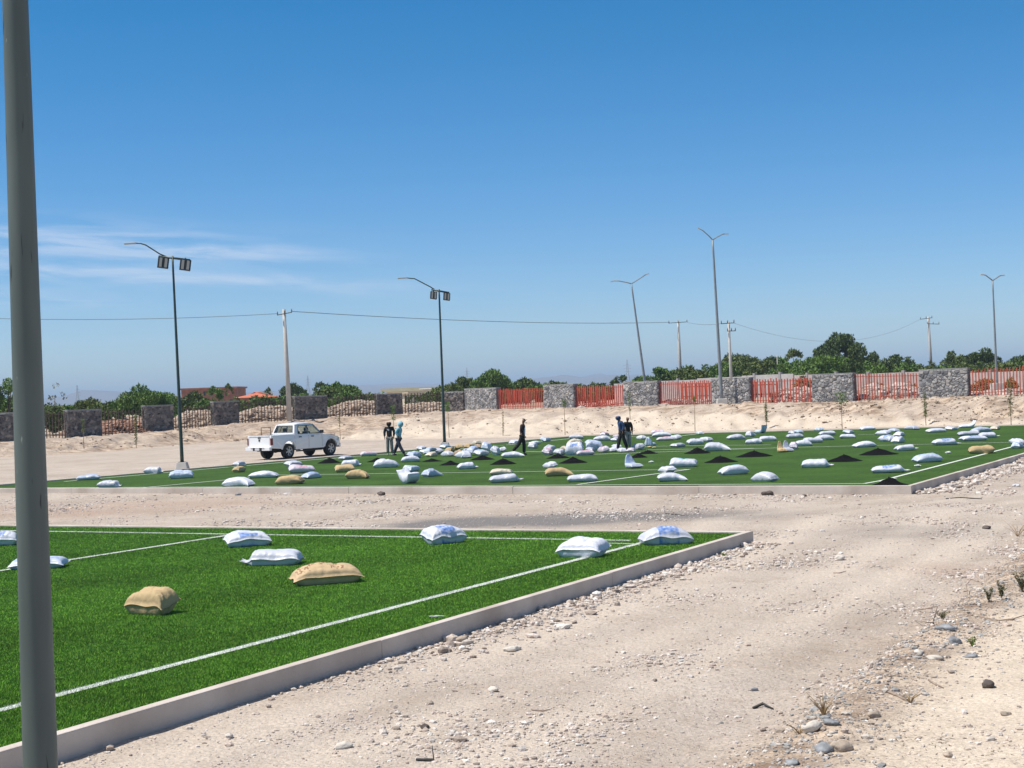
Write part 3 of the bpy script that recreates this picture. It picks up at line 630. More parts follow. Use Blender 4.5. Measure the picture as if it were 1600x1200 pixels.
# concrete block wall behind
m_blk = mat('block_wall', (.42, .40, .39), .95, .12, 1.5, .2, 12); m_blk2 = mat('block_wall_pink', (.46, .38, .355), .95, .12, 1.5, .2, 12)
def block_wall(pts, h, label, m, d0):
    root = thing('block_wall', label, 'wall', (*Q(pts[0][0], pts[0][1], d0).xy, 0))
    o = root.location.copy(); mb = MB(); mp = MB()
    W_ = [Q(px, py, d) for px, py, d in pts]
    for a, b in zip(W_[:-1], W_[1:]):
        d = (b - a); Ln = Vector((d.x, d.y)).length; rz = math.atan2(d.y, d.x); zt = (a.z + b.z) / 2
        mb.box(((a.x + b.x) / 2 - o.x, (a.y + b.y) / 2 - o.y, zt - h / 2), (Ln, .15, h), rz)
        k = max(1, int(Ln / 3))
        for i in range(k): c = a.lerp(b, (i + .5) / k); mp.box((c.x - o.x, c.y - o.y, zt - h / 2 + .09), (.28, .28, h + .2), rz)
    mb.build('wall_panel', m, root); mp.build('posts', m_cop, root)
block_wall([(960, 600, 160), (1030, 596.5, 155), (1090, 592, 150), (1160, 587.5, 146), (1240, 583.2, 140)], 2.6, 'grey concrete block wall with posts behind the red fences', m_blk, 160)
block_wall([(1240, 586, 150), (1330, 583, 143), (1440, 582.5, 138), (1520, 582, 132), (1760, 574, 120)], 2.4, 'pinkish block wall behind the faded red fences at the right', m_blk2, 150)

# rubble heaps behind the fences
def heap(pxa, pxb, ytop, dback, label, pal, rr=.22, n=420):
    n = int(n * 2.2); rr *= .7
    c = Q((pxa + pxb) / 2, 620, float(Dt((pxa + pxb) / 2)) + dback); hw = (pxb - pxa) / 2 / F * c.y; z0 = ground_z(c.x, c.y); top = Q((pxa + pxb) / 2, ytop, c.y).z - z0
    x = c.x + RNG.uniform(-1, 1, n) * hw; y = c.y + RNG.uniform(-1, 1, n) * 1.8
    q = 1 - ((x - c.x) / hw) ** 2; q2 = 1 - ((y - c.y) / 1.8) ** 2
    zz = z0 - .1 + np.clip(q, 0, 1) ** .28 * np.clip(q2, 0, 1) * (top + .1) * (.88 + .12 * vnoise(x, y, .6, 2))
    r = np.clip(RNG.lognormal(math.log(rr), .4, n), .06, .5)
    V = stones_mesh('rubble_heap', x, y, r, pal=np.array(pal), sink=.5, zf=lambda a, b: zz)
    tag(link('rubble_heap', V, m_stone), label, 'rubble heap', kind='stuff')
PK = [(.50, .38, .34), (.56, .46, .41), (.42, .32, .29), (.60, .52, .47)]; PT = [(.50, .39, .30), (.58, .47, .37), (.42, .32, .25)]; PRD = [(.34, .19, .13), (.42, .26, .19)]
heap(1208, 1276, 603, 3.5, 'pink rubble heap behind the red fence left of the large pier', PK)
heap(1338, 1440, 601, 3.5, 'long pink rubble heap behind the faded red fence', PK, n=700)
heap(1512, 1640, 611, 3.5, 'low pale rubble bank behind the rightmost red fence', PK, n=500)
heap(1030, 1120, 621, 3.5, 'low pale rubble behind the pole-crossed red fence', PK, n=350, rr=.2)
heap(905, 985, 630, 3.5, 'low pale rubble behind the second red fence', PK, n=250, rr=.2)
heap(100, 240, 657, 4, 'reddish earth heap behind the left fences', PRD, n=500)
heap(165, 235, 649, 9, 'tan rubble heap behind the left fence by the second sapling', PT, n=500)
heap(272, 345, 640, 5, 'tan rubble heap behind the fence right of the floodlight post', PT, n=600)
heap(374, 470, 634, 5, 'tan rubble heap behind the fence left of the utility pole', PT, n=800)
heap(508, 600, 627, 5, 'tan rubble heap behind the long rusty fence', PT, n=800)
heap(625, 730, 628, 5, 'tan rubble heap behind the fence by the second floodlight post', PT, n=700)

# ------------------------------------------------------------------ vegetation
def leafmat(name, a, b):
    m = mat(name, a, .7, col2=b, scale=.9, spec=.25, detail=3, tint=False); return m
G = {'mid': leafmat('leaf_mid', (.075, .14, .026), (.15, .245, .055)), 'light': leafmat('leaf_light', (.09, .165, .025), (.17, .27, .06)), 'dark': leafmat('leaf_dark', (.045, .078, .020), (.095, .14, .036)),
     'grey': leafmat('leaf_grey', (.09, .105, .055), (.16, .16, .08)), 'dry': leafmat('leaf_dry', (.20, .14, .07), (.30, .22, .10)), 'orange': leafmat('weed_orange', (.34, .13, .04), (.42, .24, .08)), 'olive': leafmat('leaf_olive', (.075, .112, .028), (.155, .195, .055))}
m_bark = mat('bark', (.13, .10, .075), .95, .3, 12, .5, 30)
def tree(px0, px1, ytop, ybot, d, kind, label, cat='tree', dens=1.0, leaf=None, trunk=True, lobes=None, spiky=0, name='tree', group=None, open_=1.0):
    cx = (px0 + px1) / 2; base = Q(cx, ybot, d); gz = ground_z(base.x, base.y) if d > 60 else base.z
    top = Q(cx, ytop, d).z; hw = (px1 - px0) / 2 / F * d * (1.12 if d > 150 else 1); ht = (top - gz) * 1.03
    root = thing(name, label, cat, (base.x, base.y, gz), 0, group)
    leaf = leaf or max(.12, d * .00125)
    lo = lobes or max(5, int(7 * hw / 2.5)); rg = np.random.default_rng(int(abs(px0) * 7 + ytop)); cs = []
    lo = lobes or int(np.clip(14 + 6 * hw, 16, 46)); asym = rg.uniform(-.3, .3); bulge = [rg.uniform(.78, 1) for _ in range(5)]
    for i in range(lo):
        a = rg.uniform(-1, 1) if i else asym; env = max(.12, 1 - abs(a) ** 3.2) ** .6 * float(np.interp(a, (-1, -.5, 0, .5, 1), bulge)) / max(bulge)
        if i == 0: env = 1
        rr = min(hw * .30, ht * .26) * rg.uniform(.6, 1.1); f_ = 1.0 if i < lo * .5 else rg.uniform(.35, .9)
        cs.append((a * (hw - rr * .5), rg.uniform(-.6, .6) * hw, max(ht * env * f_ - rr, rr * .5), rr))
    pts = []; 
    for (x, y, z, r_) in cs:
        n = int(dens * 30.0 * (r_ / leaf) ** 2); v = rg.normal(size=(n, 3)); v /= np.linalg.norm(v, axis=1)[:, None]; rad = r_ * rg.uniform(.45, 1.0, n) ** .6
        cl = np.array([noise.noise(Vector(q * 2.2 + x)) for q in v]); keep = cl > -.22 * open_ - .05 + .0; rad = rad * (1 + .35 * cl)
        p = v * rad[:, None] * np.array([1, 1, .85]) + np.array([x, y, z]); pts.append(p[keep])
    p = np.concatenate(pts); p = p[p[:, 2] > .02]; n = len(p)
    u = rg.normal(size=(n, 3)); u /= np.linalg.norm(u, axis=1)[:, None]; w = rg.normal(size=(n, 3)); w -= u * (u * w).sum(1)[:, None]; w /= np.linalg.norm(w, axis=1)[:, None]
    if spiky: u[:, 2] = np.abs(u[:, 2]) + spiky; u /= np.linalg.norm(u, axis=1)[:, None]
    s_ = leaf * rg.uniform(.5, 1.2, n)[:, None]
    V = np.stack([p - w * s_ * .5, p + w * s_ * .5, p + u * s_ * 1.3], 1).reshape(-1, 3)
    link('crown', npmesh('crown', V, np.arange(n * 3).reshape(-1, 3), 3), G[kind], root)
    if trunk:
        mb = MB(); r0 = max(.05, hw * .06)
        for k in range(3 if hw > 1 else 1):
            c = cs[rg.integers(0, len(cs))]; mb.tube([(k * .05, 0, -.2), (c[0] * .3, c[1] * .3, c[2] * .45), (c[0] * .8, c[1] * .8, c[2])], [r0, r0 * .7, r0 * .25], 7)
        mb.build('trunk', m_bark, root, smooth=True)
    return root
GT = 'trees beyond the boundary wall'
for a in [(1268, 1352, 522, 590, 190, 'dark', 'tallest dark tree with a feathery crown beyond the wall'), (1225, 1262, 546, 590, 195, 'olive', 'mid green tree left of the tallest dark tree'), (1095, 1215, 553, 592, 205, 'olive', 'broad dark green tree behind the tallest lamp post'),
          (1040, 1110, 571, 596, 180, 'mid', 'mid green tree left of the tallest lamp post'), (1008, 1056, 575, 598, 175, 'mid', 'smaller green tree just right of the leaning lamp post'), (1236, 1340, 556, 590, 165, 'light', 'bright green bushy tree in front of the tallest dark tree'),
          (1336, 1392, 551, 588, 195, 'dark', 'rounded dark tree right of the tallest one'), (1382, 1428, 555, 588, 198, 'dark', 'second rounded dark tree right of the tallest one'), (1345, 1400, 570, 590, 160, 'light', 'light green bush below the rounded dark trees'),
          (1392, 1445, 567, 590, 162, 'mid', 'mid green bush between the dark trees and the utility pole'), (1432, 1466, 566, 586, 200, 'olive', 'small dark tree behind the rightmost utility pole'), (1464, 1525, 549, 584, 200, 'olive', 'dark tree left of the rightmost lamp post'),
          (1505, 1568, 545, 584, 195, 'dark', 'dark crown directly behind the rightmost lamp post'), (1572, 1640, 555, 580, 190, 'dark', 'dark tree at the right edge'), (1180, 1240, 558, 590, 215, 'dark', 'dark crown between the broad tree and the mid green one'),
          (1476, 1600, 569, 588, 165, 'olive', 'long low green thicket below the rightmost dark crowns'),
          (735, 802, 578, 608, 175, 'mid', 'upright bushy tree left of the first red fence top'), (700, 748, 589, 612, 180, 'olive', 'low green tree beside the second floodlight post'), (792, 850, 590, 608, 185, 'olive', 'low tree over the first red fence'), (840, 895, 595, 606, 190, 'olive', 'low bush over the second light pier'),
          (952, 990, 587, 602, 180, 'dark', 'small dark tree left of the leaning lamp post'), (905, 955, 598, 604, 185, 'olive', 'lowest bush over the second red fence'), (985, 1012, 590, 602, 190, 'olive', 'low dark bush behind the leaning lamp foot'),
          (488, 572, 598, 628, 170, 'mid', 'spreading green mesquite behind the pickup'), (430, 482, 600, 622, 210, 'dark', 'row of dark clipped trees right of the concrete utility pole'), (489, 514, 598, 618, 215, 'dark', 'small dark tree at the left of the spreading mesquite'),
          (412, 425, 607, 617, 230, 'dark', 'tiny dark tree beside the orange roof'), (160, 285, 601, 645, 135, 'mid', 'big green mesquite left of the first floodlight post'), (110, 190, 622, 650, 140, 'olive', 'low mesquite left of the big green one'), (318, 352, 604, 632, 165, 'mid', 'ragged green tree in front of the red brick building'),
          (350, 368, 601, 630, 168, 'olive', 'thin upright tree at the right end of the brick building'), (282, 330, 612, 634, 150, 'olive', 'bushy shrub right of the first floodlight post'), (-20, 44, 592, 648, 130, 'mid', 'green tree at the left edge behind the big pole'),
          (360, 440, 618, 634, 150, 'olive', 'low green scrub below the orange roof'), (430, 500, 616, 630, 150, 'olive', 'low green scrub behind the utility pole foot'), (-140, -30, 590, 650, 135, 'mid', 'green tree outside the left edge')]:
    tree(*a, group=GT, dens=1.25 if a[5] in ('dark',) else 1.0, spiky=.8 if a[0] in (1268, 735, 160, 488) else .3, open_=.7 if a[5] == 'dark' else 1.3)
RP = [(1010, 588), (1050, 578), (1100, 571), (1150, 566), (1200, 562), (1240, 561), (1300, 566), (1340, 562), (1400, 561), (1440, 570), (1465, 577), (1500, 567), (1560, 564), (1600, 564), (1700, 562)]
LP = [(-60, 612), (0, 614), (60, 626), (110, 631), (160, 625), (200, 614), (260, 614), (285, 621), (340, 624), (400, 622), (440, 618), (490, 610), (540, 607), (580, 612), (596, 616)]
CP = [(690, 602), (740, 592), (800, 593), (860, 599), (900, 603), (950, 601), (1010, 594)]
ORD = ['first', 'second', 'third', 'fourth', 'fifth', 'sixth', 'seventh', 'eighth', 'ninth']; cnt_ = {}
LMK = [(-200, 'left edge of the photo'), (60, 'big green pole'), (133, 'first whole dark pier'), (250, 'dark pier by the floodlight post'), (280, 'left floodlight post'), (355, 'dark pier left of the utility pole'), (452, 'concrete pole behind the pickup'), (488, 'wide dark pier'), (560, 'pickup fence panel'), (610, 'pier above the hooded men'), (695, 'second floodlight post'), (752, 'first sunlit pier'), (813, 'first red fence middle'), (872, 'second sunlit pier'), (936, 'second red fence middle'),
       (1008, 'leaning lamp post'), (1062, 'pole behind the third red fence'), (1128, 'tallest lamp post'), (1180, 'pier of the tallest lamp post'), (1214, 'thin grey post'), (1270, 'left side of the large pier'), (1336, 'right side of the large pier'), (1400, 'faded red fence middle'), (1455, 'rightmost utility pole'), (1513, 'largest pier'), (1558, 'rightmost lamp post'), (1605, 'right edge of the photo')]
for prof_, step, dd_, lab_, kk in ((RP, 24, 172, 'green bush in the continuous thicket behind the right hand fences', ('mid', 'olive', 'dark', 'olive', 'mid')), (LP, 40, 150, 'olive green bush in the low thicket behind the left hand fences', ('olive', 'light', 'mid')), (CP, 30, 178, 'low bush in the thin green strip behind the first red fences', ('olive', 'mid'))):
    xq = prof_[0][0]; ci_ = 0
    while xq < prof_[-1][0]:
        w_ = step * random.uniform(.9, 1.5); tp_ = float(np.interp(xq, *zip(*prof_))) + random.uniform(-2, 3)
        lm_ = [q for q in LMK if q[0] <= xq][-1]; cnt_[lm_[1]] = cnt_.get(lm_[1], 0) + 1
        lab2 = ('%s bush in the %s right of the %s' % (ORD[min(cnt_[lm_[1]], 9) - 1], lab_.split(' in the ')[1].split(' behind')[0], lm_[1]))
        tree(xq - w_, xq + w_, tp_, tp_ + 22, dd_ + random.uniform(-8, 8), kk[ci_ % len(kk)], lab2, name='bush', cat='bush', trunk=False, group=lab_.split(' in the ')[1], open_=1.0, lobes=16); xq += step * random.uniform(.8, 1.2); ci_ += 1
for i_, (xa, xb, yt_, k_) in enumerate([(200, 262, 630, 'olive'), (255, 300, 622, 'olive'), (300, 345, 622, 'mid'), (345, 392, 621, 'olive'), (470, 520, 613, 'olive'), (515, 560, 612, 'mid'), (540, 592, 614, 'olive'), (694, 722, 598, 'olive'), (865, 930, 600, 'olive'), (1060, 1130, 578, 'olive'), (1150, 1200, 566, 'olive'), (1200, 1240, 568, 'mid'), (1310, 1350, 562, 'dark'), (1420, 1480, 572, 'olive'), (1440, 1500, 570, 'mid'), (1530, 1600, 566, 'olive'), (1560, 1660, 568, 'mid'), (0, 60, 624, 'olive'), (110, 165, 634, 'olive')]):
    tree(xa, xb, yt_, yt_ + 20, 158 if xa > 600 else 142, k_, ['low rounded scrub', 'low ragged scrub', 'low dense scrub'][i_ % 3] + ' behind the wall, ' + ['left of the green mesquite centre', 'under the big green mesquite', 'right of the first floodlight post', 'below the orange roof left end', 'behind the pickup cab pier', 'under the spreading mesquite', 'at the right end of the spreading mesquite', 'in front of the khaki roof', 'between the first two red fences', 'left of the broad dark tree', 'below the broad dark tree left half', 'below the broad dark tree right half', 'right of the bright green bush', 'below the rounded dark trees right side', 'left of the rightmost pole foot', 'below the right dark crown', 'at the right edge', 'at the left edge beside the big pole', 'behind the left pier sapling'][i_], name='shrub', cat='shrub', trunk=False, group='scrub beyond the boundary wall')
tree(74, 112, 600, 648, 130, 'grey', 'sparse half-bare greyish tree right of the big green pole', dens=.28, spiky=1, group=GT, open_=0)
for a in [(40, 110, 630, 650, 122, 'olive', 'low olive scrub right behind the big green pole'), (100, 200, 628, 652, 124, 'olive', 'low olive scrub behind the left stone pier'), (1240, 1275, 587, 606, 119, 'dry', 'dry shrub at the top of the pink rubble heap'),
          (632, 660, 617, 634, 148, 'olive', 'dark shrub growing behind the fence by the two hooded men')]:
    tree(*a, name='shrub', cat='shrub', trunk=False, dens=.8)
for a in [(1340, 1392, 597, 614, 110, 'orange', 'orange dry weeds behind the faded red fence'), (1395, 1440, 596, 614, 110, 'orange', 'orange brown weeds right behind the faded red fence'), (1516, 1562, 592, 612, 108, 'orange', 'orange weeds behind the right edge fence, left of the lamp post'), (1560, 1600, 590, 612, 107, 'orange', 'orange weeds at the right edge behind the fence'), (1235, 1262, 594, 605, 116, 'orange', 'small orange weeds above the pink rubble heap')]:
    tree(*a, name='dry_weeds', cat='weeds', trunk=False, dens=.7)

m_stake = mat('stake_wood', (.30, .21, .11), .9, .3, 8)
def sapling(px, yb, yt, label, leafy='mid', n=26, r=.16, low=.55):
    g = onground(px, yb); d = g.y; h = (yb - yt) / F * d
    root = thing('sapling', label, 'sapling', g, 0, 'young staked trees along the foot of the bank')
    rg = np.random.default_rng(px); bx = rg.uniform(-.06, .06)
    mb = MB(); mb.tube([(0, 0, -.1), (bx * .5, 0, h * .5), (bx, 0, h * .97)], [.022, .018, .008], 6); mb.build('stem', m_stake, root, smooth=True)
    n = n * 14; z = h * (low + (1 - low) * rg.random(n)); rad = r * rg.random(n) ** .6; an = rg.uniform(0, 6.28, n); p = np.stack([bx * z / h + rad * np.cos(an), rad * np.sin(an), z], -1)
    u = rg.normal(size=(n, 3)); u /= np.linalg.norm(u, axis=1)[:, None]; w = np.cross(u, rg.normal(size=(n, 3))); w /= np.linalg.norm(w, axis=1)[:, None]; s_ = .055 * rg.uniform(.6, 1.3, (n, 1))
    V = np.stack([p - w * s_ * .5, p + w * s_ * .5, p + u * s_ * 1.5], 1).reshape(-1, 3); link('foliage', npmesh('foliage', V, np.arange(n * 3).reshape(-1, 3), 3), G[leafy], root)
for a in [(131, 701, 654, 'thin sapling in front of the dark pier right of the big pole', 'olive', 14, .14), (213, 700, 646, 'leafy yellow-green sapling between the big pole and the floodlight post', 'olive', 26, .11, .1), (532, 687, 650, 'nearly bare sapling stem right of the pickup', 'olive', 5, .06), (616, 686, 632, 'sapling rising behind the two hooded men', 'mid', 18, .18),
          (702, 684, 628, 'sapling just right of the second floodlight post', 'mid', 20, .2, .75), (786, 682, 641, 'brown stemmed sapling left of the man in the cap', 'dry', 8, .07, .1), (883, 680, 624, 'sapling between the man in the cap and the central pair', 'mid', 10, .16, .8), (985, 664, 620, 'sapling just right of the two men standing together', 'mid', 10, .12, .3),
          (1086, 674, 619, 'slender sapling between the men and the tallest lamp post', 'mid', 6, .1, .85), (1198, 668, 627, 'yellow-green sapling behind the upright crumpled bag', 'olive', 18, .09, .25), (1316, 671, 613, 'sapling with an open leafy crown below the large pier', 'mid', 24, .38, .68), (1447, 665, 613, 'leaning yellow-green sapling below the largest pier', 'olive', 22, .12, .25), (1580, 664, 592, 'yellow-green sapling near the right edge', 'olive', 26, .16, .2)]:
    sapling(*a)

# small plants on the near bank
def weed(px, py, h, label, kind, n=60, spread=.5, stems=7):
    g = onground(px, py); root = thing('weed', label, 'weed', g); rg = np.random.default_rng(px); mb = MB(); P_ = []
    for i in range(stems):
        a = rg.uniform(0, 6.28); l = h * rg.uniform(.5, 1); ex = math.cos(a) * l * spread; ey = math.sin(a) * l * spread
        mb.tube([(0, 0, -.01), (ex * .4, ey * .4, l * .55), (ex, ey, l)], [.004, .003, .0015], 5)
        for k in range(n // stems): t = rg.uniform(.2, 1); P_.append((ex * t * t + rg.normal(0, .012), ey * t * t + rg.normal(0, .012), l * t))
    mb.build('stems', m_stake, root)
    if n:
        p = np.array(P_); m_ = len(p); u = rg.normal(size=(m_, 3)); u[:, 2] = abs(u[:, 2]); u /= np.linalg.norm(u, axis=1)[:, None]; w = np.cross(u, rg.normal(size=(m_, 3))); w /= np.linalg.norm(w, axis=1)[:, None]; s_ = .03 * rg.uniform(.5, 1.2, (m_, 1))
        V = np.stack([p - w * s_ * .3, p + w * s_ * .3, p + u * s_], 1).reshape(-1, 3); link('leaves', npmesh('leaves', V, np.arange(m_ * 3).reshape(-1, 3), 3), G[kind], root)
weed(1597, 925, .34, 'grey-green weed at the right edge of the bank', 'grey', 520, .45, 12); weed(1565, 936, .26, 'upright grey-green weed left of the edge weed', 'grey', 260, .2, 6); weed(1545, 941, .22, 'smaller grey-green weed, leftmost of the three', 'grey', 200, .3, 6)
weed(1473, 968, .12, 'low green plant behind the slate-grey cobble', 'grey', 110, .9, 8); weed(1519, 1010, .1, 'yellow-green grass tuft on the bank', 'light', 120, .6, 14); weed(1287, 1118, .2, 'dry brown twiggy tuft at the bank edge', 'dry', 0, .8, 26); weed(1422, 1098, .1, 'dry brown stubble tuft on the sand', 'dry', 0, 1.2, 20)
weed(1131, 870, .09, 'tiny yellow-green weed among the kerb cobbles', 'light', 120, .8, 9); weed(1590, 838, .3, 'tangle of dry brown twigs at the right edge of the track', 'dry', 0, 1.3, 22); weed(1249, 1146, .1, 'low dry twigs left of the pale slab', 'dry', 0, 1.3, 14)
def twig(pts, r, label, m=None, name='dead_branch', cat='branch'):
    g = onground(*pts[0][:2]); P3 = []
    for p in pts:
        q = onground(p[0], p[1]); P3.append((q.x - g.x, q.y - g.y, q.z - g.z + (p[2] if len(p) > 2 else .01)))
    mb = MB(); mb.tube(P3, [r] * (len(P3) - 1) + [r * .5], 6); o = mb.build(name, m or m_stick, None, smooth=True); o.location = g; tag(o, label, cat)
m_stick = mat('dead_stick', (.30, .23, .18), .95, .35, 20); m_black = mat('black_steel', (.03, .028, .027), .6, .3, 10); m_dirtyw = mat('dirty_white_plastic', (.70, .70, .72), .5, .12, 12, .6, 9)
twig([(1387, 1082), (1402, 1088), (1412, 1094), (1420, 1096)], .012, 'pale curved stick on the pebbly edge'); twig([(1451, 1064), (1462, 1071), (1474, 1076)], .010, 'short brown stick on the sand below the pale stones')
twig([(1428, 956, .02), (1446, 957, .05), (1465, 959, .1), (1458, 976, .02), (1430, 971, .01)], .008, 'bent dry branch lying at the lip of the bank'); twig([(1512, 934, .02), (1510, 925, .1), (1518, 918, .12), (1537, 915, .03)], .006, 'thin looping twig left of the three weeds')
twig([(1530, 966, .02), (1560, 972, .02), (1582, 970, .02), (1600, 964, .02)], .009, 'long thin dry branch at the right edge of the sand'); twig([(1177, 1108, .01), (1192, 1104, .03), (1208, 1109, .01)], .016, 'dark bark strip on the track near the bank', m_black, 'bark_strip', 'bark')
twig([(830, 1110), (848, 1112), (860, 1110)], .007, 'thin stick in the middle of the track'); twig([(1478, 780), (1500, 778), (1534, 780)], .02, 'flat dark stick on the track before the far pitch corner', m_black)
twig([(1302, 896), (1312, 896), (1322, 893)], .008, 'small stick on the track right of the near pitch corner'); twig([(1040, 803), (1072, 806)], .012, 'thin dark stick on the damp grey gravel', m_black)
# bent black rod at the bottom
def rod():
    g = onground(650, 1189); mb = MB(); q = onground(678, 1190); q2 = Vector((q.x - g.x, q.y - g.y, q.z - g.z)); mb.tube([(0, 0, .012), q2 + Vector((0, 0, .015)), q2 + Vector((-.012, 0, .14))], [.009, .009, .005], 8); mb.tube([(0.0, .012, .012), q2 + Vector((-.01, .03, .012))], .010, 6)
    o = mb.build('bent_rod', m_black, None, smooth=True); o.location = g; tag(o, 'bent black rod sticking up from the track at the bottom', 'rod')
rod()
def litter(px, py, L_, W_, Hh, label, name, z=None):
    g = onground(px, py) if z is None else P(px, py, z); bm = bmesh.new(); bmesh.ops.create_icosphere(bm, subdivisions=4, radius=1)
    for v in bm.verts:
        q = v.co.copy(); f_ = 1 + .45 * noise.noise(q * 2.1 + Vector((px, 0, 0))) + .22 * noise.noise(q * 5.3) + .1 * abs(noise.noise(q * 11)); v.co = Vector((q.x * L_ * f_, q.y * W_ * f_, max(q.z * Hh * f_, -Hh * .3)))
    me = bpy.data.meshes.new(name); bm.to_mesh(me); bm.free(); o = link(name, me, m_dirtyw); o.location = g + Vector((0, 0, Hh * .3)); tag(o, label, name.replace('_', ' '))
litter(827, 948, .10, .07, .09, 'crumpled white plastic lying against the near kerb', 'plastic_scrap'); litter(683, 963, .09, .012, .010, 'narrow white plastic strip on the turf by the near kerb', 'plastic_strip', 0.03)
litter(1588, 760, .12, .1, .05, 'white scrap on the track at the right of the far pitch', 'plastic_scrap'); litter(448, 772, .12, .06, .03, 'white scrap on the track before the far kerb left of centre', 'plastic_scrap')

# ------------------------------------------------------------------ sacks
def bagmat(name, base, patch=None, patch2=None, pc=(0, -.09), ps=(.2, .15), stains=.0, rough=.42, sheen=.0, text=False):
    m = bpy.data.materials.new(name); m.use_nodes = True; t = m.node_tree; b = t.nodes['Principled BSDF']; Lk = t.links
    b.inputs['Roughness'].default_value = rough; b.inputs['Specular IOR Level'].default_value = .4
    tc = nd('ShaderNodeTexCoord', t); sp = nd('ShaderNodeSeparateXYZ', t); Lk.new(tc.outputs['Object'], sp.inputs[0])
    def nz(sc, det=4, st=(1, 1, 1)):
        n = nd('ShaderNodeTexNoise', t); n.inputs['Scale'].default_value = sc; n.inputs['Detail'].default_value = det; mp = nd('ShaderNodeMapping', t); mp.inputs['Scale'].default_value = st; Lk.new(tc.outputs['Object'], mp.inputs[0]); Lk.new(mp.outputs[0], n.inputs['Vector']); return n.outputs['Fac']
    def M(op, a, b_=None):
        n = nd('ShaderNodeMath', t, operation=op)
        for i, q in enumerate((a, b_)):
            if q is None: continue
            if isinstance(q, (int, float)): n.inputs[i].default_value = q
            else: Lk.new(q, n.inputs[i])
        return n.outputs[0]
    def mix(f_, A_, B_):
        n = nd('ShaderNodeMix', t, data_type='RGBA')
        for k_, q in (('Factor', f_), ('A', A_), ('B', B_)):
            if isinstance(q, (int, float)): n.inputs[k_].default_value = q
            elif isinstance(q, tuple): n.inputs[k_].default_value = (*q, 1)
            else: Lk.new(q, n.inputs[k_])
        return n.outputs['Result']
    def clampr(v, a, b_):
        n = nd('ShaderNodeMapRange', t); Lk.new(v, n.inputs[0]); n.inputs[1].default_value = a; n.inputs[2].default_value = b_; return n.outputs[0]
    oi = nd('ShaderNodeObjectInfo', t)
    hv = nd('ShaderNodeHueSaturation', t); hv.inputs['Color'].default_value = (*base, 1); Lk.new(M('ADD', .86, M('MULTIPLY', oi.outputs['Random'], .2)), hv.inputs['Value'])
    c = mix(M('MULTIPLY', clampr(nz(3.5), .4, .75), .25 + stains), hv.outputs[0], tuple(q * .72 for q in base))
    def rect(cx, cy, sx, sy):
        ex = M('ABSOLUTE', M('SUBTRACT', sp.outputs['X'], cx)); ey = M('ABSOLUTE', M('SUBTRACT', sp.outputs['Y'], cy)); return M('MULTIPLY', clampr(ex, sx, sx * .9), clampr(ey, sy, sy * .9))
    if patch:
        r = rect(pc[0], pc[1], ps[0], ps[1]); c = mix(M('MULTIPLY', r, M('ADD', .35, M('MULTIPLY', clampr(nz(14), .35, .6), .6))), c, patch)
        if patch2:
            r2 = rect(pc[0], pc[1], ps[0] * .75, ps[1] * .28); bars = M('GREATER_THAN', M('SINE', M('MULTIPLY', sp.outputs['X'], 75)), -.1); c = mix(M('MULTIPLY', M('MULTIPLY', r2, bars), .8), c, patch2)
    if text:
        for cx, cy, sx, sy in ((-.10, -.03, .16, .06), (-.33, -.08, .1, .15), (.14, -.16, .1, .05), (.1, .02, .07, .04)):
            r2 = rect(cx, cy, sx, sy); bars = clampr(nz(24, 1, (1.3, .5, .2)), .50, .54); c = mix(M('MULTIPLY', M('MULTIPLY', r2, bars), .85), c, (.22, .10, .055))
    Lk.new(c, b.inputs['Base Color'])
    wv = M('ADD', M('MULTIPLY', nz(7, 5), .7), M('MULTIPLY', nz(16, 4, (1, .3, 1)), .3))
    bp = nd('ShaderNodeBump', t); bp.inputs['Strength'].default_value = .55; bp.inputs['Distance'].default_value = .04; Lk.new(wv, bp.inputs['Height']); Lk.new(bp.outputs[0], b.inputs['Normal'])
    return m
WHT = (.63, .65, .73)
BM = {'W': bagmat('white_sack', WHT), 'U': bagmat('white_sack_blue_print', WHT, (.10, .22, .55), (.55, .62, .75)), 'P': bagmat('white_sack_pink_print', (.63, .58, .65), (.62, .30, .38)), 'L': bagmat('white_sack_pale_blue', (.54, .60, .72), (.33, .44, .66), ps=(.4, .1)),
      'T': bagmat('white_sack_turquoise_print', WHT, (.12, .50, .62), pc=(0, .05), ps=(.16, .1)), 'B': bagmat('tan_sack', (.52, .38, .20), None, stains=.3, rough=.75), 'K': bagmat('tan_sack_printed', (.55, .40, .23), None, stains=.25, rough=.7, text=True), 'D': bagmat('brown_sack', (.42, .31, .21), None, stains=.4, rough=.8),
      'G': bagmat('greyish_sack', (.48, .50, .57), stains=.3), 'C': bagmat('cream_sack', (.62, .55, .44), stains=.2)}
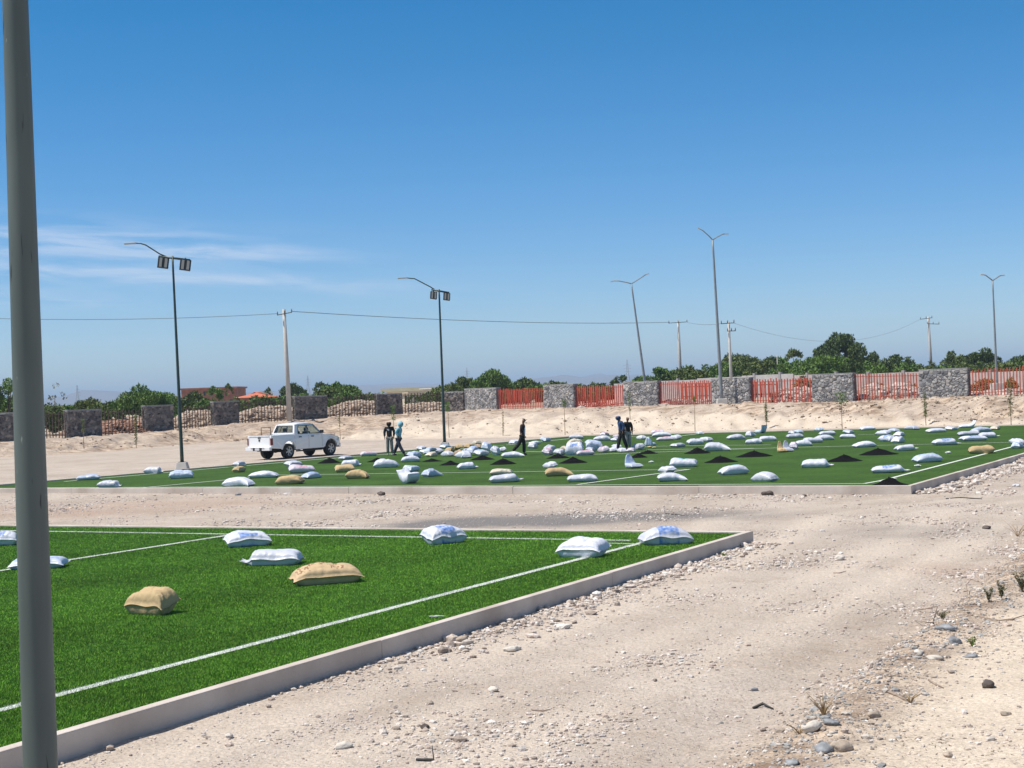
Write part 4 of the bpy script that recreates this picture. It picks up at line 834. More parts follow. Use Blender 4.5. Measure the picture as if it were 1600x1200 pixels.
def bag_mesh(style, seed, nu=30, nv=18, wr=1.0):
    wr *= 1.5
    rg = random.Random(seed); so_ = Vector((seed * 5.1, seed * 3.3, 0)); V = []; idx = {}; e0, e1 = rg.uniform(.2, 1), rg.uniform(.2, 1); mid = rg.uniform(-.3, .3); pin = rg.uniform(.05, .12); skew = rg.uniform(-.12, .12); dent = max(0, rg.uniform(-.8, 1))
    def pt(u, v, side):
        uu = math.sin(u * math.pi / 2) * .35 + u * .65; vv = math.sin(v * math.pi / 2) * .3 + v * .7
        x = .5 * uu * (1 - .06 * (1 - vv * vv) * abs(uu)); y = .29 * vv * (1 - pin * (1 - uu * uu)); y += skew * uu * .2; 
        a = min(1, abs(uu) / .955); b_ = min(1, abs(vv) / .95); T = max(0, 1 - a ** 3.6) ** .5 * max(0, 1 - b_ ** 3.0) ** .52
        Hs = .27; n3 = lambda fx, fy, k_: noise.noise(Vector((uu * fx, vv * fy, k_)) + so_)
        cor = abs(uu) ** 4 * abs(vv) ** 2
        zs = Hs * (.44 + .20 * n3(1.3, 1.0, 7)) * (1 - .40 * abs(uu) ** 4 * (e0 if uu < 0 else e1)) * (1 - .15 * cor)
        lump = .97 + .17 * n3(1.0, .8, 3) - .10 * math.exp(-((uu - mid) / .10) ** 2) * dent
        if side > 0:
            z = zs + (Hs * lump - zs) * T ** .85
            z += wr * .013 * math.sin(vv * 11 + 4 * n3(2, 2, 1)) * abs(uu) ** 2.5 * T ** .4 + wr * .007 * math.sin(uu * 19 + 6 * n3(2.5, 2, 4)) * abs(vv) ** 2.5 * T ** .4
            z += wr * .007 * n3(4.5, 3, 2) * T ** .3 - wr * .018 * max(0, .14 - abs(n3(2.2, 1.5, 8))) / .14 * T * .6
        else: z = zs * max(0, 1 - T * 1.9)
        x += .014 * n3(3, 3, 11); y += .022 * n3(2.6, 3, 13)
        p = Vector((x, y, z))
        if style == 'hump': p.z = p.z * (1.12 - .35 * uu * uu) ; p.y += .07 * uu * uu
        if style == 'side': # lies partly on its edge, slumped
            p.z = p.z * (1.2) + .09 * max(0, vv) ; p.x *= .97
        if style == 'tied' and uu > .6:
            k = (uu - .6) / .4; f_ = 1 - .72 * math.sin(math.pi * min(1, k * .82)) ; p.y *= f_; p.z = p.z * f_ + .04 * k; p.x += .05 * k
        if style == 'tiedL' and uu < -.6:
            k = (-uu - .6) / .4; f_ = 1 - .72 * math.sin(math.pi * min(1, k * .82)) ; p.y *= f_; p.z = p.z * f_ + .04 * k; p.x -= .05 * k
        if style == 'curl': # both ends thrown up
            a_ = uu * 1.15; r_ = .42; zz = p.z; p.x = math.sin(a_) * (r_ - zz * .5); p.z = (1 - math.cos(a_)) * r_ * (1.15 if uu < 0 else .8) + zz * math.cos(a_) * .9
        if style == 'curlR':
            if uu > 0: p.z += .45 * uu ** 2.6; p.x -= .12 * uu ** 3
        if style == 'peak': # stands up, gathered neck on top left
            k = max(0, -uu); p.z += .60 * (k ** 1.25 if side > 0 else k ** 6); p.x += .34 * k ** 1.1; f_ = 1 - .8 * k ** 1.8; p.y *= f_
        if style == 'fold':
            if uu > .1: k = (uu - .1) / .9; p.z = p.z * (1 - .45 * k); p.y -= .28 * k * k; p.x -= .07 * k
        if style == 'drape': p.z += .16 * (1 - uu * uu) 
        return p
    Fc = []
    for i in range(nu + 1):
        for j in range(nv + 1):
            for sgn in (1, -1):
                if sgn == -1 and (i in (0, nu) or j in (0, nv)): idx[i, j, -1] = idx[i, j, 1]; continue
                idx[i, j, sgn] = len(V); V.append(pt(-1 + 2 * i / nu, -1 + 2 * j / nv, sgn))
    for i in range(nu):
        for j in range(nv):
            for sgn in (1, -1):
                q = (idx[i, j, sgn], idx[i + 1, j, sgn], idx[i + 1, j + 1, sgn], idx[i, j + 1, sgn]); Fc.append(q if sgn > 0 else q[::-1])
    zm = min(v.z for v in V); V = [(v.x, v.y, v.z - zm) for v in V]
    return npmesh('sack', V, Fc, 4, smooth=True)
BAGLIB = {}
def bag_dims(me):
    co_ = np.empty(len(me.vertices) * 3, np.float32); me.vertices.foreach_get('co', co_); co_ = co_.reshape(-1, 3); return co_
def bag(x0, x1, yt, yb, kind, style, label, gy=None, seed=None, rot=None, hi=False, group='sacks of infill spread over the far pitch'):
    rg = random.Random(int(x0 * 13 + yb * 7)); sd_ = seed if seed is not None else rg.randint(0, 9)
    key = (style, sd_, kind, hi)
    if key not in BAGLIB:
        me = bag_mesh(style, sd_ + 1, *((64, 40) if hi else (30, 18)), wr=.5 if hi else .7); me.materials.append(BM[kind]); BAGLIB[key] = (me, bag_dims(me))
    me, co_ = BAGLIB[key]
    cx = (x0 + x1) / 2; g = P(cx, gy if gy else yb, 0); d = g.y; pm = F / d
    wm = (x1 - x0) / pm; hm = (yb - yt) / pm
    foot = .50 * CAMZ / d
    if rot is None: rot = rg.uniform(-.22, .22) if wm > .88 else rg.choice([-1, 1]) * min(1.35, max(.3, math.acos(max(.2, min(1, (wm - .22) / .95)))))
    c, s_ = math.cos(rot), math.sin(rot); pr = co_[:, 0] * c - co_[:, 1] * s_; ext = pr.max() - pr.min(); k = wm / ext; k = min(max(k, .62), 1.45)
    kz = max(.12, hm - foot * .7 * k) / (co_[:, 2].max()); kz = min(max(kz, .5 * k), 1.9 * k)
    lift = (gy - yb) / pm if gy else 0
    o = link('sack', me); o.scale = (k, k, kz); o.rotation_euler = (rg.uniform(-.03, .03) * (1 if not gy else 4), (rg.uniform(-.03, .03) if not gy else rg.uniform(-.25, .25)), rot)
    ctr = .24 * k * abs(math.cos(rot)) + .4 * k * abs(s_)
    o.location = (g.x * (d + ctr * .8) / d, d + ctr * .8, lift + .004 - (.05 if gy else 0)); tag(o, label, 'sack', group)
GN = 'sacks on the near pitch'
for a in [(-34, 32, 829, 853, 'U', 'flat', 'white sack cut off by the left edge, behind the big green pole'), (15, 107, 868, 889, 'L', 'flat', 'bluish white sack lying across the white line, half hidden by the big green pole'),
          (345, 429, 828, 855, 'U', 'side', 'blue printed white sack at the end of the near pitch diagonal line'), (376, 478, 857, 884, 'W', 'tiedL', 'plain white sack with a pointed left end between the blue printed and the tan sack'),
          (447, 573, 877, 914, 'K', 'flat', 'long printed tan sack, right one of the two tan sacks on the near pitch'), (192, 284, 917, 962, 'B', 'side', 'plump tan sack nearest the camera, left one of the two on the near pitch'),
          (655, 733, 820, 851, 'U', 'side', 'white sack with a blue square print at the near pitch far line'), (865, 958, 838, 872, 'W', 'side', 'plump plain white sack lying on the near side line by the pitch corner'),
          (996, 1087, 821, 852, 'U', 'hump', 'shiny white sack with blue print nearest the near pitch corner')]:
    bag(*a, hi=True, group=GN, seed=(a[0] * 3) % 11 + 6, rot={345: .35, 376: -.05, 447: .28, 192: -.5, 655: .6, 865: -.5, 996: .15}.get(a[0], .05))
BAGS = [
 (118, 159, 741, 750, 'L', 'flat', 'lilac white sack nearest the left end of the far pitch edge'), (151, 193, 750, 762, 'W', 'tied', 'white sack by the far kerb, leftmost of the sacks along it'), (224, 257, 729, 740, 'W', 'tied', 'small white sack on the edge left of the floodlight post base'), (262, 305, 734, 748, 'L', 'side', 'white sack at the concrete base of the first floodlight post'),
 (364, 384, 720, 728.5, 'W', 'flat', 'white sack behind a small tan one, left of the pickup tail'), (363, 384, 728.5, 738, 'B', 'flat', 'small tan sack left of the pickup tail'), (387, 436, 735, 747, 'W', 'hump', 'white sack below the pickup tail, upper of two'), (350, 405, 745, 760, 'W', 'fold', 'white sack close to the far kerb, lower left of the two below the pickup tail'),
 (428, 477, 742, 757, 'B', 'hump', 'plump tan sack below the pickup, nearest the far kerb'), (443, 474, 719.5, 730, 'W', 'side', 'white sack just below the pickup front door'), (448, 495, 725, 739, 'P', 'side', 'pinkish white sack below the pickup front wheel'), (470, 505, 737, 748, 'L', 'hump', 'pale bluish sack touching the right end of the plump tan one'),
 (528, 554, 712, 718, 'G', 'flat', 'grey shaded sack right of the leftmost black pile'), (532, 567, 718, 729, 'W', 'tied', 'white sack directly above the pair of tan sacks'), (561, 591, 704.5, 712.5, 'P', 'flat', 'white sack on the pitch edge left of the man in the black hoodie'), (521, 557, 725.5, 738, 'B', 'side', 'tan sack, upper left of the touching tan pair'), (541, 582, 733, 748, 'B', 'fold', 'tan sack, lower right of the touching tan pair'),
 (582, 624, 716, 731, 'W', 'hump', 'large white sack with lifted corners in front of the two hooded men'), (625, 658, 712, 722, 'W', 'hump', 'white sack at the near left foot of the big heap'), (635, 660, 705, 716, 'L', 'side', 'pale sack resting behind the one at the near left foot of the heap'), (629, 657, 726, 737, 'L', 'side', 'small white sack behind the large curled one'),
 (620, 659, 733, 756, 'W', 'curl', 'large white sack curled up at both ends near the far kerb'), (655, 692, 732, 745, 'L', 'fold', 'lilac white sack touching the right end of the curled one'),
 (712, 748, 722, 733, 'W', 'tied', 'white sack with a tied neck right of the second black pile'), (764, 803, 732, 742, 'C', 'flat', 'cream tan sack lying behind a white one near mid field'), (761, 819, 740, 754, 'W', 'tied', 'white sack in front of the cream tan one near mid field'),
 (794, 817, 687, 694, 'W', 'flat', 'white sack on the back edge behind the man in the cap'), (825, 846, 689, 695, 'W', 'flat', 'upper of two thin white sacks just right of the man in the cap'), (824, 842, 692, 701, 'W', 'flat', 'lower of two thin white sacks just right of the man in the cap'), (843, 862, 682, 690, 'L', 'side', 'pale sack on the back edge right of the man in the cap'),
 (888, 913, 679, 686, 'W', 'flat', 'white sack on the back edge behind the cream one'), (885, 913, 685, 695, 'C', 'hump', 'cream yellow sack above the second heap'), (936, 953, 675, 681, 'P', 'flat', 'small white sack on the back edge left of the pair of men'), (953, 971, 683, 690, 'W', 'flat', 'white sack touching the left leg of the blue hooded man'), (957, 971, 679, 684, 'P', 'flat', 'thin white sack just behind the one at the blue hooded man\'s leg'),
 (847, 872, 721, 732, 'W', 'side', 'white sack propped against the back of a large tan one'), (850, 899, 730, 744, 'B', 'fold', 'large tan sack with a white one leaning on it'), (885, 935, 740, 753, 'W', 'flat', 'greyish white sack by the foot of the diagonal white line near the far kerb'),
 (994, 1011, 680, 687, 'W', 'flat', 'white sack right behind the peaked one beside the pair of men'), (1018, 1050, 674.5, 682.5, 'W', 'hump', 'plump white sack on the back edge between the men and the tall lamp'), (1016, 1040, 671.5, 678, 'P', 'flat', 'pinkish sack on the bank edge behind the plump white one'), (1025, 1053, 682, 688.5, 'P', 'flat', 'flat white sack in front of the plump one on the back edge'), (1045, 1066, 679, 687, 'W', 'side', 'white sack at the right end of the flat one near the back edge'),
 (1045, 1073, 692, 699, 'G', 'flat', 'flat greyish white sack left of a touching pair in the back half'), (1072, 1101, 685, 695, 'W', 'side', 'left sack of the touching pair below the tallest lamp post'), (1091, 1115, 682.5, 690, 'W', 'flat', 'right sack of the touching pair below the tallest lamp post'),
 (971, 1001, 709, 732, 'L', 'peak', 'white sack standing up with a gathered peak in mid field'), (1043, 1092, 715, 730, 'T', 'side', 'white sack with a turquoise patch on top'), (1028, 1057, 728, 739, 'W', 'side', 'white sack on the line corner, upper of two'), (1028, 1075, 738, 752, 'W', 'fold', 'white sack below the line corner, nearest the far kerb of two'),
 (1088, 1099, 673.5, 679, 'W', 'flat', 'tiny white sack on the back edge beside the slender sapling'), (1101, 1142, 690.5, 705, 'W', 'fold', 'large white sack just behind two black piles'), (1135, 1166, 678, 687, 'W', 'hump', 'white sack below the base of the right twin-arm lamp'), (1162, 1181, 672, 682.5, 'W', 'fold', 'twisted white sack right of the sack below the tall lamp'), (1179, 1200, 664, 677, 'L', 'curlR', 'crumpled blue-white sack standing at the foot of a sapling'),
 (1163, 1193, 685, 694, 'W', 'flat', 'front sack of the touching pair left of the open tan bag'), (1185, 1214, 681, 689.5, 'W', 'flat', 'rear sack of the touching pair left of the open tan bag'), (1121, 1173, 726, 742, 'T', 'hump', 'plump white sack in front of the wide black pile'), (1171, 1217, 737, 753, 'W', 'hump', 'white sack with splayed corners near the far kerb, right of the plump one'),
 (1213, 1227, 689, 707, 'B', 'peak', 'torn open tan paper bag standing on the turf'), (1221, 1238, 688, 706, 'G', 'peak', 'grey white sack leaning on the torn tan bag'), (1231, 1249, 690, 702, 'P', 'flat', 'pink sack right behind the torn tan bag'), (1230, 1246, 673, 679, 'W', 'side', 'left one of three small sacks stacked near the back edge'), (1240, 1255, 671, 677, 'L', 'flat', 'rear lilac one of three small sacks near the back edge'), (1228, 1256, 677, 685, 'G', 'flat', 'front grey one of three sacks near the back edge'),
 (1239, 1271, 687, 697, 'W', 'hump', 'first of three white sacks in a slanting row right of the torn bag'), (1254, 1286, 683, 692, 'W', 'flat', 'middle of three white sacks in a slanting row right of the torn bag'), (1272, 1304, 679, 688, 'W', 'hump', 'last of three white sacks in a slanting row right of the torn bag'),
 (1272, 1287, 667.5, 673.5, 'L', 'side', 'small white sack on the back edge left of the open-crowned sapling'), (1279, 1306, 673, 680.5, 'W', 'flat', 'flat sack under the small one left of the open-crowned sapling'), (1315, 1337, 671, 678, 'W', 'side', 'rear sack of two just right of the open-crowned sapling'), (1310, 1339, 678, 685, 'W', 'flat', 'front sack of two just right of the open-crowned sapling'), (1343, 1368, 666, 672.5, 'W', 'side', 'white sack lying on the back edge between two saplings'),
 (1332, 1371, 689, 699, 'W', 'hump', 'smooth white sack above the right pair of black piles'), (1248, 1304, 717, 731, 'W', 'tied', 'white sack touching the left tip of a black pile'),
 (1367, 1393, 672, 680, 'W', 'side', 'upper left sack of the five-sack cluster below the largest pier'), (1387, 1406, 669.5, 675, 'L', 'flat', 'rearmost sack of the five-sack cluster below the largest pier'), (1394, 1418, 674, 682, 'W', 'hump', 'right rear sack of the five-sack cluster below the largest pier'), (1376, 1403, 679, 690, 'U', 'fold', 'blue striped sack in the five-sack cluster below the largest pier'), (1391, 1418, 681.5, 692, 'W', 'hump', 'front right sack of the five-sack cluster below the largest pier'),
 (1416, 1439, 664.5, 671.5, 'G', 'fold', 'white sack on the back edge left of the leaning sapling'), (1396, 1435, 694.5, 704.5, 'W', 'tied', 'white sack with a tied neck just above the right black pile'), (1446, 1479, 669, 676, 'W', 'flat', 'front sack of two right of the leaning sapling'), (1474, 1499, 666, 672.5, 'W', 'side', 'rear sack of two right of the leaning sapling'), (1456, 1500, 684.5, 695.5, 'U', 'tied', 'white sack with a blue fold on the thin white line at the right'),
 (1426, 1474, 708, 722.5, 'L', 'hump', 'lilac white sack alone in the right part, crumpled in the middle'), (1358, 1422, 726, 739, 'U', 'tied', 'longest white sack, just behind the corner black pile'), (1500, 1525, 656.5, 668.5, 'W', 'curlR', 'white sack with its right end thrown up on the back edge'), (1517, 1551, 666.5, 675, 'L', 'hump', 'bluish sack at the top of the right hand cluster'), (1544, 1566, 665, 671.5, 'C', 'flat', 'tan sack at the top right of the right hand cluster'),
 (1515, 1534, 671, 677, 'W', 'side', 'small white sack in the middle of the right hand cluster'), (1496, 1530, 673, 681, 'G', 'flat', 'grey undersided sack at the left of the right hand cluster'), (1528, 1561, 675, 684, 'W', 'tied', 'white sack at the right of the right hand cluster'), (1498, 1543, 680, 689, 'U', 'flat', 'long blue-tinged sack at the front of the right hand cluster'), (1512, 1555, 695.5, 709, 'B', 'flat', 'tan sack lying against the right hand white line'),
 (1575, 1602, 690, 701, 'L', 'fold', 'lower lilac sack of two at the right edge of the photo'), (1577, 1601, 683, 693, 'W', 'side', 'upper white sack of two at the right edge of the photo', 697)]
for a in BAGS:
    bag(*a[:7], gy=a[7] if len(a) > 7 else None)
HEAP = [(650, 668, 697, 704, 'W', 'side', 'white sack at the far left end of the big heap', None), (664, 686, 706, 713.5, 'C', 'hump', 'cream white sack at the near foot of the big heap, left part', None), (661, 684, 697, 706, 'L', 'drape', 'pale blue sack lying on top of the left part of the big heap', 711), (655, 676, 700, 708, 'W', 'side', 'white sack packed behind the cream one in the big heap', 710),
 (686, 706, 694.5, 701, 'L', 'flat', 'lilac sack at the foot of the second floodlight post', None), (686, 712, 704, 713.5, 'W', 'hump', 'white sack at the near foot of the big heap, below the tan ones', None), (694, 713, 697, 706, 'B', 'drape', 'tan sack sloping across the middle of the big heap', 711), (709, 724, 692.5, 701, 'B', 'drape', 'tan sack on the top of the middle of the big heap', 706),
 (707, 724, 702, 714, 'D', 'side', 'brown sack wedged low in the big heap', None), (713, 741, 704.5, 716, 'W', 'fold', 'white sack nearest the camera in the big heap', None), (727, 752, 695, 707, 'L', 'drape', 'bluish sack sloping down the right part of the big heap', 712), (736, 754, 686.5, 694.5, 'C', 'flat', 'cream sack at the back of the big heap', 700),
 (752, 771, 687, 703, 'L', 'side', 'bulging lilac sack on top of the right end of the big heap', 707), (739, 766, 702, 712.5, 'T', 'side', 'sack with teal shading low in the right part of the big heap', None), (766, 783, 692, 711.5, 'W', 'side', 'white sack standing on end at the right of the big heap', None), (779, 790, 698, 706, 'W', 'side', 'small white sack behind the upright one at the right of the heap', None),
 (718, 738, 699, 708, 'G', 'side', 'greyish sack between the tan and the bluish sacks of the big heap', 711), (672, 694, 699, 707, 'G', 'side', 'greyish sack filling the left centre of the big heap', 710), (782, 822, 705, 715, 'W', 'fold', 'flat white sack stretching from the big heap towards the man in the cap', None), (741, 756, 692, 700, 'D', 'side', 'brownish sack behind the bulging lilac one', 704), (724, 742, 692, 699, 'B', 'flat', 'tan sack low at the back of the big heap', 702),
 (846, 867, 699.5, 711.5, 'P', 'side', 'pinkish sack at the near left of the second heap', None), (849, 870, 693.5, 703, 'W', 'side', 'white sack at the top left of the second heap', 707), (864, 885, 701, 711.5, 'W', 'side', 'white sack in front left of the second heap', None), (870, 897, 695, 706, 'C', 'drape', 'cream and white sack across the second heap', 709), (882, 914, 690, 711, 'U', 'side', 'long blue-printed sack sloping forward out of the second heap', None),
 (899, 930, 703, 711.5, 'P', 'flat', 'pink sack on the white line in front of the second heap', None), (911, 943, 686, 700.5, 'L', 'side', 'large bluish sack at the top right of the second heap', 705), (926, 956, 680, 689, 'W', 'hump', 'white sack lying behind the top right of the second heap', None), (914, 931, 697, 704, 'W', 'flat', 'white sack under the large bluish one in the second heap', 706),
 (933, 953, 696.5, 707.5, 'P', 'side', 'white sack in the low row left of the pair of men', None), (949, 965, 698, 706, 'W', 'side', 'crumpled white sack at the left foot of the blue hooded man', None), (965, 979, 699.5, 707, 'W', 'flat', 'white sack between the feet of the two standing men', None), (979, 993, 699.5, 707, 'P', 'flat', 'pinkish sack under the feet of the second man of the pair', None), (986, 1008, 692.5, 703.5, 'G', 'side', 'grey shaded sack right of the pair of men', None), (1004, 1025, 682.5, 697, 'L', 'peak', 'two-peaked blue-white sack standing right of the pair of men', None), (955, 972, 692, 700, 'W', 'side', 'white sack behind the legs of the blue hooded man', 702)]
for a in HEAP: bag(*a[:7], gy=a[7], group='sacks heaped in the middle of the far pitch')

# black infill piles
m_rub = mat('black_rubber_crumb', (.007, .007, .0075), .95, .5, 18, .9, 60, spec=.08, bdist=.03)
def pile(x0, x1, yt, yb, label):
    g = P((x0 + x1) / 2, yb - 1.2, 0); pm = F / g.y; w = (x1 - x0) / pm / 2; h = (yb - yt) / pm * .95
    V, Fc = [], []; nr, na = 22, 48; V.append((0, 0, h)); s0 = x0 * .37
    for r_ in range(1, nr + 1):
        f_ = r_ / nr
        for a in range(na):
            t = 2 * math.pi * a / na; jit = 1 + .10 * noise.noise(Vector((math.cos(t) * 1.5 + s0, math.sin(t) * 1.5, 0))); R_ = w * f_ * jit
            z = h * (1 - f_) ** 1.12 * (1 + .0) * (1 - .0) ; z = h * ((1 - f_) ** 1.05 * .86 + .14 * (1 - f_) ** 4) if f_ < 1 else -.01
            z *= 1 + .30 * noise.noise(Vector((math.cos(t) * f_ * 2.4 + s0, math.sin(t) * f_ * 2.4, 5))); z = z if z < .62 * h else h * (.62 + .34 * (1 - math.exp(-(z / h - .62) / .34)))
            V.append((R_ * math.cos(t), R_ * math.sin(t) * .85, z))
    for a in range(na): Fc.append((0, 1 + a, 1 + (a + 1) % na))
    me = bpy.data.meshes.new('infill_pile')
    for r_ in range(nr - 1):
        for a in range(na): b0 = 1 + r_ * na; Fc.append((b0 + a, b0 + na + a, b0 + na + (a + 1) % na, b0 + (a + 1) % na))
    me.from_pydata(V, [], Fc); me.update()
    for p in me.polygons: p.use_smooth = True
    o = link('infill_pile', me, m_rub); o.location = (g.x, g.y + w * .5, 0); tag(o, label, 'rubber pile', 'piles of black rubber infill')
for a in [(494, 533, 715, 725, 'leftmost black pile, below the pickup front bumper'), (572, 606, 715.5, 723, 'black pile half hidden behind the large white sack by the hooded men'), (657, 691, 717, 722.5, 'low flat black pile in front of the left of the big heap'), (685, 722, 720, 728, 'black pile touching the left of the sack with a tied neck'),
          (733, 774, 711.5, 720, 'broad black pile just in front of the right end of the big heap'), (764, 808, 716, 727, 'pointed black pile in front of the man in the cap'), (853, 891, 709, 717.5, 'rear one of two overlapping black piles before the second heap'), (872, 920, 714, 725, 'front one of two overlapping black piles before the second heap'),
          (983, 1013, 708, 716.5, 'black pile just behind the peaked sack'), (995, 1031, 703.5, 710.5, 'low black pile on the white line right of the pair of men'), (1069, 1113, 699, 710, 'black pile left of the large white sack, on the centre line'), (1100, 1155, 712, 724, 'wide black pile behind the plump white sack'), (1151, 1211, 704, 715, 'wide black pile left of the torn tan bag'),
          (1293, 1351, 710, 722.5, 'black pile touched by the white sack with a tied end'), (1343, 1409, 700, 712, 'widest rear black pile at the right'), (1362, 1424, 745, 761, 'black pile in the corner of the far pitch, nearest of all')]:
    pile(*a)
# torn scraps on the turf
m_bread = mat('tan_scrap', (.62, .48, .22), .8, .2, 20)
for px, py, lab in [(1015, 699.5, 'tan paper scrap right of the pair of men'), (1022, 700.5, 'second tan paper scrap, slightly right of the first'), (1018, 723, 'white scrap alone on the turf in mid field'), (1482, 708.5, 'small white scrap on the turf left of the tan sack'), (1434, 729.5, 'small white scrap right of the longest sack')]:
    g = P(px, py, 0); bm = bmesh.new(); bmesh.ops.create_icosphere(bm, subdivisions=2, radius=1)
    for v in bm.verts: v.co = Vector((v.co.x * .11, v.co.y * .08, v.co.z * .04)) * (1 + .5 * noise.noise(v.co * 2 + Vector((px, 0, 0))))
    me = bpy.data.meshes.new('scrap'); bm.to_mesh(me); bm.free(); o = link('paper_scrap', me, m_bread if 'tan' in lab.split()[0] or 'tan paper' in lab else m_dirtyw); o.location = g + Vector((0, 0, .04)); tag(o, lab, 'scrap')

# ------------------------------------------------------------------ poles
m_green = mat('green_steel', (.115, .150, .135), .42, .14, 3.0, .08, 25, spec=.5, stretch=(1, 1, .25)); m_pole = mat('galvanised_steel', (.21, .24, .26), .45, .12, 6); m_dgreen = mat('dark_green_steel', (.035, .060, .055), .4, .15, 4)
m_lum = mat('lamp_housing', (.42, .44, .45), .4); m_conc = mat('pale_concrete', (.52, .49, .45), .9, .12, 3, .2, 20); m_led = mat('led_panel', (.30, .29, .27), .3); m_dark = mat('dark_metal', (.02, .021, .022), .5)
def big_pole():
    b = Q(60, 1424, 10.0); gz = ground_z(b.x, b.y)
    ax_top = Q(23, 0, 10.0); x0 = Q(63.3, 1200, 10.0); vx = Q(23.8, 0, 10.0)
    root = thing('lamp_post', 'large grey-green steel pole close to the camera at the left edge', 'lamp post', (x0.x, 10.0, gz))
    H_ = 9.5; rb = .108; rt = .050; zpx = lambda py: Q(60, py, 10.0).z - gz
    r1200, r0 = 26.5 / F * 10, 19.6 / F * 10; z12, z0_ = zpx(1200), Q(22, 0, 10).z - gz
    sl_ = (r0 - r1200) / (z0_ - z12); dxl = (vx.x - x0.x) / (z0_ - z12)
    mb = MB(); pts = []; rr = []
    for i in range(40): z = H_ * i / 39; pts.append((dxl * (z - z12), 0, z)); rr.append(r1200 + sl_ * (z - z12))
    mb.tube(pts, rr, 48); mb.build('pole', m_green_scuff, root, smooth=True)
    mb = MB(); mb.box((pts[0][0], 0, .012), (.42, .42, .025)); mb.build('base_plate', m_green, root, bevel=.005)
    for sx in (-1, 1):
        for sy in (-1, 1): mb = MB(); mb.tube([(pts[0][0] + sx * .165, sy * .165, .02), (pts[0][0] + sx * .165, sy * .165, .09)], .016, 8); mb.build('anchor_bolt', m_pole, root)
    mb = MB(); mb.tube([(pts[-1][0], 0, H_ - .1), (pts[-1][0] - .9, 0, H_ + .35), (pts[-1][0] - 1.7, 0, H_ + .45)], .03, 10); mb.build('arm', m_green, root, smooth=True)
    mb = MB(); mb.box((pts[-1][0] - 2.0, 0, H_ + .45), (.6, .22, .09)); mb.build('lamp_head', m_lum, root, bevel=.02)
m_green_scuff = bpy.data.materials.new('green_steel_scuffed'); m_green_scuff.use_nodes = True
def scuff():
    t = m_green_scuff.node_tree; b = t.nodes['Principled BSDF']; b.inputs['Roughness'].default_value = .5; b.inputs['Specular IOR Level'].default_value = .35; Lk = t.links
    tc = nd('ShaderNodeTexCoord', t)
    def nz(sc, st, det=4):
        mp = nd('ShaderNodeMapping', t); mp.inputs['Scale'].default_value = st; Lk.new(tc.outputs['Object'], mp.inputs[0]); n = nd('ShaderNodeTexNoise', t); n.inputs['Scale'].default_value = sc; n.inputs['Detail'].default_value = det; Lk.new(mp.outputs[0], n.inputs['Vector']); return n.outputs['Fac']
    def mr(v, a, b_):
        n = nd('ShaderNodeMapRange', t); Lk.new(v, n.inputs[0]); n.inputs[1].default_value = a; n.inputs[2].default_value = b_; return n.outputs[0]
    def mix(f_, A_, B_):
        n = nd('ShaderNodeMix', t, data_type='RGBA')
        for k_, q in (('Factor', f_), ('A', A_), ('B', B_)):
            if isinstance(q, tuple): n.inputs[k_].default_value = (*q, 1)
            else: Lk.new(q, n.inputs[k_])
        return n.outputs['Result']
    c = mix(mr(nz(5, (1, 1, .15)), .35, .65), (.085, .104, .096), (.120, .142, .130)); c = mix(mr(nz(17, (1.3, 1.3, .14), 3), .67, .71), c, (.035, .04, .04)); c = mix(mr(nz(40, (1, 1, .3), 2), .72, .8), c, (.26, .27, .25))
    Lk.new(c, b.inputs['Base Color']); r = nd('ShaderNodeMapRange', t); Lk.new(nz(12, (1, 1, .2)), r.inputs[0]); r.inputs[3].default_value = .4; r.inputs[4].default_value = .62; Lk.new(r.outputs[0], b.inputs['Roughness'])
scuff(); big_pole()

